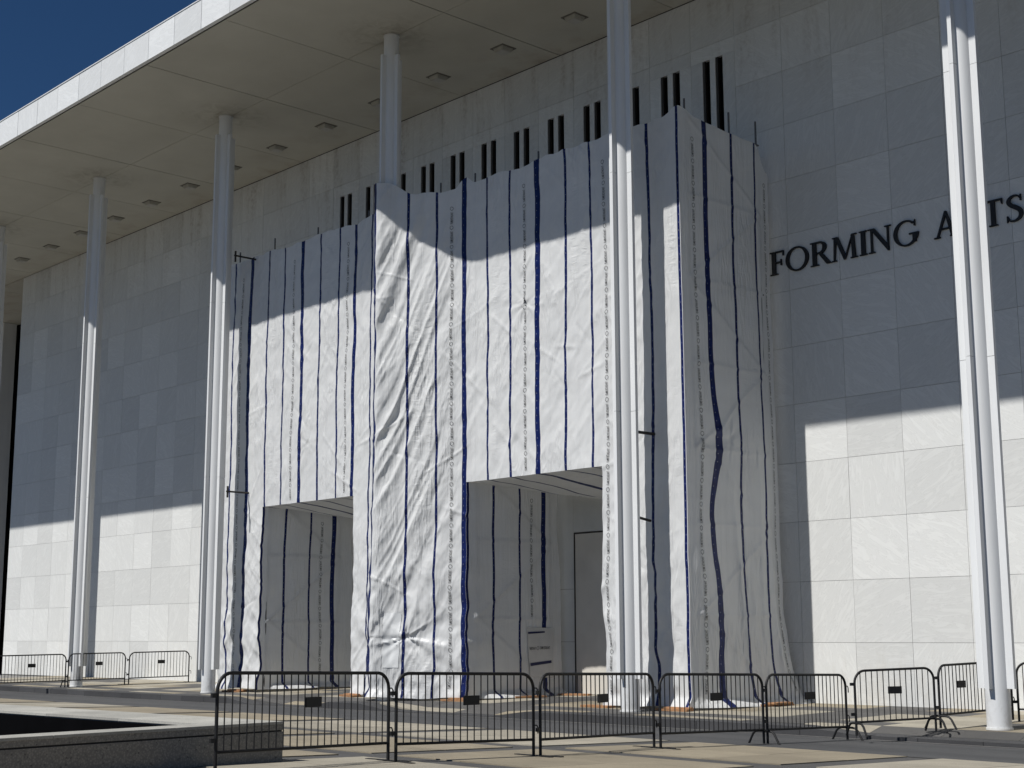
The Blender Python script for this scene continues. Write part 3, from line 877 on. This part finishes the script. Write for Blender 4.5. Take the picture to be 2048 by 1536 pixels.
def front_top(u):
    s = 0.07 * fbm(u * 0.7, u * 0, 50, 3) + 0.04 * np.abs(np.sin(u * 1.35))
    bay = 0.32 * sst(-30.1, -29.9, u) * sst(-29.0, -29.75, u) - 0.08 * sst(-29.7, -29.0, u) * sst(-27.7, -28.3, u)
    s = s + 0.05 * fbm(u * 3.0, u * 0, 51, 2)
    return 13.1 + s + bay + 0.15 * sst(0.5, 0.0, np.abs(u + 20.4)) + 0.2 * sst(0.35, 0.0, np.abs(u + 27.6))

def press(v, z):       # the sheet drawn tight over the braces and transoms behind it
    d = np.zeros_like(z)
    for i, z0 in enumerate((0.2, 1.95, 3.9, 5.55, 7.45, 9.35, 11.25)):
        za, zc = (z0, z0 + 1.85) if i % 2 else (z0 + 1.85, z0)
        m = (zc - za) / 2.58
        dist = (z - (za + m * (v - 0.25))) / math.sqrt(1 + m * m)
        d = d + np.exp(-(dist / 0.05) ** 2)
    for z0 in (1.95, 3.9, 5.55, 7.45, 9.35, 11.25):
        d = d + 0.8 * np.exp(-((z - z0) / 0.05) ** 2)
    return 0.02 * d * sst(0.15, 0.35, v) * sst(3.0, 2.75, v)
def side(u, z):        # u runs on from the corner: y = 23.87 + (u + 20.4)
    u = np.asarray(u, float); z = np.asarray(z, float)
    s = u + 20.4
    cf = front(np.full_like(z, -20.4), z)
    k = sst(0.5, 0.0, s)
    end = sst(2.5, 3.3, s)
    d = 0.05 * fbm(u * 0.6, z * 0.25, 61, 3) + 0.012 * fbm(u * 4, z * 0.3, 62, 2)
    d = d + sst(7.5, 2.5, z) * (0.07 * ridge(u * 1.7 + 0.1 * z, z * 0.12, 63) + 0.05 * ridge(u * 3.6, z * 0.2, 68) * sst(1.4, 2.2, s)) + low(z) * 0.04 * fbm(u * 1.5, z, 64, 3)
    d = np.abs(d) * 0.8 + 0.006
    r = np.hypot(s - 1.25, z - 5.85); th = np.arctan2(z - 5.85, s - 1.25)
    d = d + 0.08 * np.exp(-r / 0.55) * sst(0, 0.25, r) * (0.3 + 0.7 * ridge(th * 2.2 + 9, r * 0.4, 69))
    d = d + 0.7 * crease(u + 4.2, z) + press(s, z)
    d = d * sst(0, 0.4, s) + 0.12 * sst(0, 1.5, s) * sst(0.9, 0.0, z) + 0.25 * sst(0.22, 0.0, z) * sst(0.1, 0.7, s)
    la = (0.06 + 0.1 * low(z)) * fbm(z * 0.5, u * 0.5, 65, 4) + 0.05 * fbm(z * 0.4, u * 0.3, 66, 3)
    la = la + 0.22 * np.exp(-((z - 5.6) / 0.9) ** 2) * np.exp(-((s - 1.1) / 0.45) ** 2) - 0.1 * np.exp(-((z - 4.2) / 0.8) ** 2) * np.exp(-((s - 1.0) / 0.4) ** 2)
    la = la + 0.12 * sst(5, 0, z) * sst(0.3, 1.2, s) * sst(3.4, 2.0, s)
    x = -20.4 + d - 0.1 * end * end * sst(0.8, 2.0, z) + 0.12 * end * sst(2.4, 0.2, z)
    y = 23.87 + s + la * sst(0.0, 0.4, s) + 0.1 * end * sst(1.2, 0, z)
    p = np.stack([x, np.minimum(y, YW - 0.03), z], -1)
    c0 = np.stack([np.full_like(z, -20.4), np.full_like(z, 23.87), z], -1)
    return p + (cf - c0) * k[..., None]
def side_top(u):
    s = u + 20.4
    return front_top(np.full_like(u, -20.4)) * sst(0.6, 0, s) + (13.12 - 0.05 * s) * (1 - sst(0.6, 0, s)) + 0.04 * fbm(u * 1.5, u * 0, 67, 2) - 0.55 * sst(2.75, 3.25, s)

OP = ((-36.95, -32.35), (-27.57, -22.9))
ZL = 5.33
def make_sheet(name, fn, us, v0, v1, nz, patf, parent, zs_label=None):
    us = np.asarray(us, float)
    T = np.linspace(0, 1, nz + 1)
    U = np.repeat(us[:, None], nz + 1, 1)
    a = v0(us) if callable(v0) else np.full_like(us, v0)
    b = v1(us) if callable(v1) else np.full_like(us, v1)
    Z = a[:, None] * (1 - T)[None] + b[:, None] * T[None]
    P = fn(U, Z)
    nu = len(us); m = nz + 1
    me = bpy.data.meshes.new(name)
    idx = np.arange(nu * m).reshape(nu, m)
    q = np.stack([idx[:-1, :-1], idx[1:, :-1], idx[1:, 1:], idx[:-1, 1:]], -1).reshape(-1, 4)
    me.vertices.add(nu * m); me.vertices.foreach_set('co', P.reshape(-1).astype(np.float32))
    me.loops.add(q.size); me.loops.foreach_set('vertex_index', q.reshape(-1).astype(np.int32))
    me.polygons.add(len(q)); me.polygons.foreach_set('loop_start', np.arange(0, q.size, 4, dtype=np.int32))
    me.polygons.foreach_set('use_smooth', np.ones(len(q), dtype=bool))
    me.update(calc_edges=True)
    uvl = me.uv_layers.new(name='UVMap')
    uvv = np.stack([patf(U), Z], -1).reshape(-1, 2)[q.reshape(-1)]
    uvl.data.foreach_set('uv', uvv.reshape(-1).astype(np.float32))
    return link(name, me, parent, M['tarp'])

tarp = empty('tarpaulin', (0, 0, 0))
tag(tarp, 'white flame retardant tarpaulin with blue stripes wrapped around the entrance scaffold', 'tarpaulin')
def rng(a, b, st): return np.linspace(a, b, int(math.ceil((b - a) / st)) + 1)
def zb(u): return 0.0 + gz(-30, 24) + 0.012 + 0.05 * (1 + fbm(np.asarray(u) * 0.9, np.asarray(u) * 0, 70, 2))
S1 = make_sheet('tarp_sheet', front, rng(-39.15, OP[0][0], 0.04), zb, front_top, 290, pat, tarp)
S2 = make_sheet('tarp_sheet', front, rng(OP[0][0], OP[0][1], 0.04), ZL, front_top, 180, pat, tarp)
S3 = make_sheet('tarp_sheet', front, rng(OP[0][1], OP[1][0], 0.022), zb, front_top, 420, pat, tarp)
S4 = make_sheet('tarp_sheet', front, rng(OP[1][0], OP[1][1], 0.04), ZL, front_top, 180, pat, tarp)
S5 = make_sheet('tarp_sheet', front, rng(OP[1][1], -20.4, 0.04), zb, front_top, 290, pat, tarp)
S6 = make_sheet('tarp_sheet', side, rng(-20.4, -17.1, 0.04), zb, side_top, 290, pat, tarp)
def lside(v, z):
    cf = front(np.full_like(z, -39.15), z)
    return np.stack([cf[..., 0] * sst(0.5, 0, v) + (-39.15) * (1 - sst(0.5, 0, v)) + 0.05 * fbm(v, z * .4, 81, 3) * sst(0, .5, v), cf[..., 1] + (YW - 0.1 - cf[..., 1]) * v / 3.4, z], -1)
S7 = make_sheet('tarp_sheet', lside, rng(0, 3.4, 0.1), zb, lambda u: 13.05 + 0 * u, 80, lambda u: -0.5 - u / 2.68, tarp)
def jamb(xe, sgn, seed, vend):
    def fn(v, z):
        cf = front(np.full_like(z, xe), z)
        b = np.stack([np.full_like(z, xe), np.full_like(z, 23.87), z], -1)
        k = sst(0.9, 0.0, v)[..., None]
        d = 0.004 + np.abs(0.05 * fbm(v * 0.6, z * 0.3, seed, 3) + 0.025 * low(z) * fbm(v * 2, z * 0.8, seed + 1, 3)) + press(v, z) + 0.3 * sst(0.2, 0.0, z) * sst(0.2, 0.9, v)
        wav = 0.12 * sst(vend - 0.6, vend, v) * fbm(z * 0.45, z * 0, seed + 2, 3) - 0.1 * sst(vend - 0.5, vend, v) * sst(3.2, 4.4, z)
        la = 0.06 * fbm(z * 0.6, v * 0.3, seed + 3, 3)
        p = np.stack([xe + sgn * d * sst(0, 0.3, v), 23.87 + v + (la + wav) * sst(0, 0.4, v), z], -1)
        return p + (cf - b) * k
    return fn
JP = lambda v: np.interp(v, [-.5, 0, .85, 1.76, 2.16, 2.61, 3.5], [-.18, 0, .31, .635, .835, 1.0, 1.33])
jl = jamb(OP[0][0], 1, 100, 3.4); jr = jamb(OP[1][0], 1, 120, 3.22)
S8 = make_sheet('tarp_sheet', jl, rng(0, 3.4, 0.05), zb, ZL + 0.02, 120, JP, tarp)
S9 = make_sheet('tarp_sheet', jr, rng(0, 3.22, 0.05), zb, ZL + 0.02, 120, JP, tarp)
for xe, sd in ((OP[0][1], 140), (OP[1][1], 160)):
    make_sheet('tarp_sheet', jamb(xe, -1, sd, 3.3), rng(0, 3.3, 0.08), zb, ZL + 0.02, 80, JP, tarp)
def ceil(x0, x1, seed):
    def fn(u, v):
        cf = front(u, np.full_like(u, ZL))
        s = (u - x0) / (x1 - x0)
        sag = 0.42 * sst(0, 2.6, v) * np.sin(np.pi * np.clip(s, 0, 1)) ** 0.7 + 0.05 * fbm(u * 0.8, v * 0.8, seed, 3) * sst(0, .6, v)
        shift = 0.8 * sst(0, 3.0, v) * np.sin(np.pi * np.clip(s, 0, 1))
        return np.stack([u + shift + (cf[..., 0] - u) * sst(0.5, 0, v), cf[..., 1] + v, ZL - sag], -1)
    return fn
SC = [make_sheet('tarp_sheet', ceil(a, b, sd), rng(a, b, 0.07), 0.0, 3.3, 60, pat, tarp) for (a, b), sd in zip(OP, (180, 190))]

# printed words and drop marks down the tarpaulin
cu = bpy.data.curves.new('print', 'FONT'); cu.body = 'FLAME RETARDANT'; cu.size = 1.0; cu.resolution_u = 1; cu.fill_mode = 'FRONT'; cu.offset = 0.008
fo = bpy.data.objects.new('print', cu); COL.objects.link(fo)
bpy.context.view_layer.update()
dg = bpy.context.evaluated_depsgraph_get()
tm = fo.evaluated_get(dg).to_mesh()
tv = np.array([v.co[:2] for v in tm.vertices]); tf = [tuple(p.vertices) for p in tm.polygons]
fo.evaluated_get(dg).to_mesh_clear()
bpy.data.objects.remove(fo); bpy.data.curves.remove(cu)
tv = (tv - tv.min(0)) / (tv.max(0) - tv.min(0))
n = 14
rv = []
for rr in (1.0, 0.8):
    for k in range(n):
        t = 2 * math.pi * k / n
        rad = rr * (1.0 + (0.28 if k == n // 2 else 0.0))
        rv.append((rad * math.cos(t) * 0.05, rad * math.sin(t) * 0.048))
rv = np.array(rv); rf = [(k, (k + 1) % n, n + (k + 1) % n, n + k) for k in range(n)]
def print_line(fn, u0, z0, z1, parent, nsgn, per=0.515):
    mb_v = []; mb_f = []; k = 0
    z = z0 + 0.1
    while z + per < z1:
        a = np.stack([z + tv[:, 0] * 0.315, u0 - (tv[:, 1] - 0.5) * 0.074], -1)
        c = np.stack([z + 0.415 + rv[:, 0], u0 + rv[:, 1]], -1)
        for arr, ff in ((a, tf), (c, rf)):
            zz, uu = arr[:, 0], arr[:, 1]
            e = 0.015
            p = fn(uu, zz); du = fn(uu + e, zz) - fn(uu - e, zz); dz = fn(uu, zz + e) - fn(uu, zz - e)
            nn = np.cross(du, dz); nn /= np.linalg.norm(nn, axis=1)[:, None]
            p = p + nn * nsgn * 0.014
            mb_v += [tuple(q) for q in p]; mb_f += [tuple(i + k for i in t) for t in ff]
            k += len(p)
        z += per
    me = bpy.data.meshes.new('printed_lettering'); me.from_pydata(mb_v, [], mb_f); me.update()
    o = link('printed_lettering', me, parent, M['ink']); o['kind'] = 'stuff'
    return o
for u0, sh_ in ((-38.31, S1), (-28.0, S3), (-22.72, S5)): print_line(front, u0, 0.15, 13.05, sh_, 1)
for u0, sh_ in ((-35.45, S2), (-32.79, S2), (-25.45, S4)): print_line(front, u0, 5.35, 13.05, sh_, 1)
for u0 in (-19.97, -17.3): print_line(side, u0, 0.2, 12.9 if u0 < -18 else 12.4, S6, 1)
print_line(jl, 2.16, 0.3, 5.25, S8, 1); print_line(jr, 2.16, 1.9, 5.25, S9, 1)
# patch taped over the foot of the right-hand jamb
def patch_pts(fn, quad, off, nu=8, nv=10):
    v = []; f = []
    for j in range(nv + 1):
        t = j / nv
        for i in range(nu + 1):
            s = i / nu
            a = (quad[0][0] * (1 - s) + quad[1][0] * s, quad[0][1] * (1 - s) + quad[1][1] * s)
            b = (quad[3][0] * (1 - s) + quad[2][0] * s, quad[3][1] * (1 - s) + quad[2][1] * s)
            u, z = a[0] * (1 - t) + b[0] * t, a[1] * (1 - t) + b[1] * t
            p = fn(np.array([u]), np.array([z]))[0]
            v.append((p[0] + off, p[1], p[2]))
    w = nu + 1
    for j in range(nv):
        for i in range(nu): f.append((j * w + i, j * w + i + 1, (j + 1) * w + i + 1, (j + 1) * w + i))
    return MB().add(v, f)
M['patch'] = simple('tarp_patch', (0.6, 0.6, 0.585), 0.5, 0.06, 3)
M['navy'] = simple('navy_tape', (0.008, 0.012, 0.07), 0.5, 0.2, 6)
pt = patch_pts(jr, [(1.97, 1.74), (2.95, 1.72), (2.86, 0.45), (2.07, 0.5)], 0.03).build('tarp_patch', M['patch'], S9, True)
tag(pt, 'small flap of tarpaulin with blue edge bars taped low on the jamb')
patch_pts(jr, [(2.0, 1.62), (2.6, 1.64), (2.6, 1.6), (2.0, 1.57)], 0.04, 6, 1).build('blue_bar', M['navy'], S9)
patch_pts(jr, [(2.07, 0.84), (2.82, 0.9), (2.82, 0.83), (2.07, 0.76)], 0.04, 6, 1).build('blue_bar', M['navy'], S9)
# its one line of print, running level
vv = []; ff = []; k = 0
def level_print(arr, fcs):
    global k
    p = jr(arr[:, 0], arr[:, 1]); p[:, 0] += 0.045
    vv.extend(tuple(q) for q in p); ff.extend(tuple(i + k for i in t) for t in fcs); k += len(p)
level_print(np.stack([2.42 + tv[:, 0] * 0.36, 1.18 + tv[:, 1] * 0.075], -1), tf)
level_print(np.stack([2.05 + tv[:, 0] * 0.22, 1.17 + tv[:, 1] * 0.07], -1), tf)
level_print(np.stack([2.35 + rv[:, 0] * 0.8, 1.21 + rv[:, 1]], -1), rf)
me = bpy.data.meshes.new('printed_lettering'); me.from_pydata(vv, [], ff); me.update()
o = link('printed_lettering', me, S9, M['ink']); o['kind'] = 'stuff'
# faint square mend at the foot of the bay
M['mend'] = simple('grey_mend', (0.68, 0.69, 0.685), 0.55, 0.05, 3)
def fw_(u, z): return front(u, z)
v = []; f = []
nu_, nv_ = 14, 26
for j in range(nv_ + 1):
    for i in range(nu_ + 1):
        u = -29.6 + 0.38 * i / nu_; z = 0.75 + 1.35 * j / nv_
        ua, za = np.array([u]), np.array([z])
        p = front(ua, za)[0]; du = front(ua + .02, za)[0] - front(ua - .02, za)[0]; dz = front(ua, za + .02)[0] - front(ua, za - .02)[0]
        nn = np.cross(du, dz); nn /= np.linalg.norm(nn)
        v.append(tuple(p + nn * 0.01))
for j in range(nv_):
    for i in range(nu_): f.append((j * (nu_ + 1) + i, j * (nu_ + 1) + i + 1, (j + 1) * (nu_ + 1) + i + 1, (j + 1) * (nu_ + 1) + i))
tag(MB().add(v, f).build('tarp_patch', M['mend'], S3, True), 'faint grey square mend at the foot of the bay')

# ------------------------------------------------------------------ hoarding with a door, seen inside the right opening
hd = empty('hoarding', (-25.2, YW - 0.12, 0))
tag(hd, 'pale grey hoarding with a plain door at the back of the right doorway', 'hoarding')
def hpart(x0, x1, y0, y1, z0, z1, name, m): return MB().box(x0 + 25.2, x1 + 25.2, y0, y1, z0, z1).build(name, m, hd)
hpart(-28.4, -27.24, 0.0, 0.1, 0, 5.6, 'board', M['board'])
hpart(-27.236, -22.6, 0.0, 0.1, 4.2, 5.6, 'board', M['board'])
hpart(-24.9, -22.6, 0.0, 0.1, 0, 4.196, 'board', M['board'])
hpart(-27.236, -27.205, -0.012, 0.1, 0, 4.19, 'door_frame', M['frame'])
hpart(-27.203, -24.904, -0.012, 0.1, 4.163, 4.19, 'door_frame', M['frame'])
hpart(-27.2, -24.904, 0.006, 0.09, 0.04, 4.158, 'door', M['door'])
for z in (1.36, 2.72): hpart(-28.4, -27.24, -0.004, 0.0, z, z + 0.012, 'board_joint', M['joint'])

# ------------------------------------------------------------------ timber sole boards under the scaffold feet
boards = [(-38.0, 23.75, 0.1, 'reddish timber pad under the left corner of the tarpaulin'), (-32.2, 23.72, -0.2, 'reddish timber pad under the right foot of the left doorway'),
          (-27.7, 23.62, 0.15, 'pale timber pad under the foot left of the right doorway'), (-23.0, 23.72, 0.0, 'dark red timber pad beside the column before the right doorway'),
          (-20.75, 23.68, 0.1, 'orange timber pad under the front right corner of the tarpaulin'), (-19.95, 26.1, 1.3, 'stacked timber pad at the back right foot of the tarpaulin'),
          (-26.9, 26.9, 0.4, 'dark timber pad inside the right doorway by the wall'), (-27.2, 25.6, 1.2, 'dark timber pad inside the right doorway by the flap')]
bmsh = MB().box(-0.42, 0.42, -0.13, 0.13, 0, 0.045).mesh('sole_board')
for i, (x, y, r, lb) in enumerate(boards):
    o = link('sole_board', bmsh, None, M['wood'], (x, y, gz(x, y) + 0.002)); o.rotation_euler.z = r
    tag(o, lb, 'timber pad', 'timber pads under the scaffold feet')
    if i in (0, 1, 2, 4, 5):
        o2 = link('sole_board', bmsh, None, M['wood'], (x + 0.1, y + 0.06, gz(x, y) + 0.048)); o2.rotation_euler.z = r + 0.25; o2.scale = (0.7, 0.9, 0.8)
        tag(o2, 'shorter upper board on the ' + lb.replace(' pad', ' pad,', 1).replace('pad,', 'pad'), 'timber pad', 'timber pads under the scaffold feet')

# ------------------------------------------------------------------ basin in the foreground
pool = empty('fountain_basin', (-15.48, 10.39, 0.02), 0.0)
tag(pool, 'low dark aggregate basin wall with pale coping and black inside, bottom left', 'basin')
A = Vector((-15.48, 10.39)); B = Vector((-14.72, 3.9)); C = Vector((-36, 8.9))
e1 = (B - A).normalized(); e2 = (C - A).normalized()
def pp(s, t, z): q = A + e1 * s + e2 * t - Vector((-15.48, 10.39)); return (q.x, q.y, z - 0.02)
def pbox(s0, s1, t0, t1, z0, z1, name, m):
    return MB().hexa([pp(s0, t0, z1), pp(s0, t1, z1), pp(s1, t1, z1), pp(s1, t0, z1)], [pp(s0, t0, z0), pp(s0, t1, z0), pp(s1, t1, z0), pp(s1, t0, z0)]).build(name, m, pool)
WT, WB = 0.42, 0.95
pbox(0, 12, 0, WT, -0.4, 0.385, 'wall', M['aggregate'])
pbox(0.0, 12, 0.02, WT, 0.385, 0.405, 'groove', M['dark_joint'])
pbox(0, 12, 0, WT, 0.405, 0.475, 'rim', M['aggregate'])
s = 0.0
for i in range(7):
    pbox(s + 0.003, s + 1.597, -0.012, WT + 0.012, 0.475, 0.507, 'coping_stone', M['coping']); s += 1.6
pbox(0, WB, WT, 32, -0.4, 0.475, 'wall', M['aggregate'])
t = WT + 0.016
for i in range(17):
    pbox(-0.012, WB + 0.012, t + 0.003, t + 1.797, 0.475, 0.507, 'coping_stone', M['coping']); t += 1.8
pbox(WB, 12, WT, WT + 0.02, -0.4, 0.46, 'lining', M['pool_in'])
pbox(WB, WB + 0.02, WT + 0.02, 32, -0.4, 0.46, 'lining', M['pool_in'])
pbox(WB + 0.02, 14, WT + 0.02, 32, 0.0, 0.12, 'basin_floor', M['pool_in'])

# ------------------------------------------------------------------ crowd barriers
def barrier(p0, p1, z0, z1, hgt, feet, label, group, lugs=(True, True), bars=True, plate=0.53):
    p0 = Vector((p0[0], p0[1], z0)); p1 = Vector((p1[0], p1[1], z1))
    Lh = math.hypot(p1.x - p0.x, p1.y - p0.y)
    ang = math.atan2(p1.y - p0.y, p1.x - p0.x)
    e = empty('crowd_barrier', p0, ang)
    tag(e, label, 'crowd barrier', group)
    g0, g1 = 0.0, z1 - z0
    slope = (g1 - g0) / Lh
    R = 0.2; rt = 0.021
    def sl_(x, z): return (x, 0, z + slope * x)
    pts = [sl_(0.0, 0.0), sl_(0.0, hgt - R)]
    for k in range(1, 9):
        a = math.pi * (1 - k / 16.0)
        pts.append(sl_(R + R * math.cos(a), hgt - R + R * math.sin(a)))
    for k in range(0, 9):
        a = math.pi / 2 * (1 - k / 8.0)
        pts.append(sl_(Lh - R + R * math.cos(a), hgt - R + R * math.sin(a)))
    pts += [sl_(Lh, hgt - R), sl_(Lh, 0.0)]
    MB().tube(pts, rt, 10).build('frame', M['black'], e, True)
    MB().tube([sl_(0.0, 0.215), sl_(Lh, 0.215)], 0.018, 8).build('bottom_rail', M['black'], e, True)
    nb = max(int(round(Lh / 0.112)), 3)
    bm_ = MB().tube([(0, 0, 0), (0, 0, 1)], 0.0085, 6).mesh('bar', True)
    bm_.materials.append(M['black'])
    for i in range(1, nb):
        x = Lh * i / nb
        top = hgt if R < x < Lh - R else hgt - R + math.sqrt(max(R * R - (R - min(x, Lh - x)) ** 2, 0))
        b = link('bar', bm_, e, None, sl_(x, 0.215)); b.scale.z = top - 0.215
    w = 0.26
    MB().box(Lh * plate - w / 2, Lh * plate + w / 2, -0.012, 0.012, hgt - 0.4 + slope * Lh * plate, hgt - 0.28 + slope * Lh * plate).build('name_plate', M['black'], e)
    for x, ft in ((0.0, feet[0]), (Lh, feet[1])):
        z = slope * x
        if ft == 'flat':
            MB().box(x - 0.035, x + 0.035, -0.36, 0.36, z - 0.004, z + 0.012).build('foot', M['black'], e)
        elif ft == 'arch':
            q = [(x, -0.3, z - 0.01), (x, -0.21, z + 0.15), (x, -0.16, z + 0.19), (x, -0.1, z + 0.2), (x, 0.1, z + 0.2), (x, 0.16, z + 0.19), (x, 0.21, z + 0.15), (x, 0.3, z - 0.01)]
            MB().tube(q, 0.019, 8).build('foot', M['black'], e, True)
    for zz in (0.34, 0.83):
        if lugs[1]:
            q = [(Lh + 0.015, 0, zz + slope * Lh + 0.06), (Lh + 0.06, 0, zz + slope * Lh + 0.06), (Lh + 0.08, 0, zz + slope * Lh + 0.03), (Lh + 0.08, 0, zz + slope * Lh - 0.05)]
            MB().tube(q, 0.009, 6).build('hook', M['black'], e, True)
        if lugs[0]:
            MB().box(-0.085, -0.018, -0.015, 0.015, zz - 0.02, zz + 0.03).build('lug', M['black'], e)
    return e
gA = 'crowd barriers lined up across the plaza'
def B_(p0, p1, z0, z1, feet, label, group=gA, h=1.08, plate=0.53):
    return barrier(p0, p1, z0, z1, h, feet, label, group, plate=plate)
def q(p): return gz(*p)
row = [((-14.44, 8.81), (-14.94, 11.61), ('flat', 'flat'), 'large black crowd barrier nearest the camera overlapping the basin corner'),
       ((-14.68, 11.53), (-14.60, 13.81), ('flat', 'flat'), 'black crowd barrier in front of the wrapped bay and left jamb of the right doorway'),
       ((-14.55, 13.89), (-15.05, 16.72), ('flat', 'flat'), 'black crowd barrier in front of the column before the right doorway'),
       ((-14.83, 16.62), (-14.86, 19.12), ('flat', 'arch'), 'black crowd barrier in front of the right corner of the tarpaulin'),
       ((-14.83, 19.18), (-14.87, 21.42), ('none', 'arch'), 'black crowd barrier half across the shadow right of the tarpaulin')]
for a, b, ft, lb in row: B_(a, b, q(a), q(b), ft, lb)
B_((-14.36, 20.95), (-13.76, 22.4), -0.115, -0.075, ('arch', 'arch'), 'black crowd barrier before the sunlit marble left of the far right column', h=1.05, plate=0.5)
B_((-13.7, 22.45), (-13.66, 24.8), q((-13.7, 22.5)) + 0.03, q((-13.7, 24.8)) + 0.03, ('arch', 'none'), 'black crowd barrier partly hidden behind the far right column', h=1.04, plate=0.3)
B_((-13.58, 24.87), (-11.4, 25.6), q((-13.7, 24.9)), q((-11.4, 25.6)), ('none', 'flat'), 'black crowd barrier cut off by the right edge of the photo', h=1.04)
gB = 'crowd barriers by the far left wall'
B_((-46.5, 20.0), (-46.55, 22.55), -0.15, -0.12, ('arch', 'arch'), 'crowd barrier cut by the left edge beside the leftmost full column', gB)
B_((-46.35, 22.55), (-46.6, 24.75), -0.11, -0.09, ('none', 'flat'), 'crowd barrier in front of the base of the leftmost full column', gB)
B_((-46.5, 24.85), (-46.2, 27.0), -0.09, -0.05, ('flat', 'flat'), 'crowd barrier nearest the sunlit wall between the two left columns', gB)
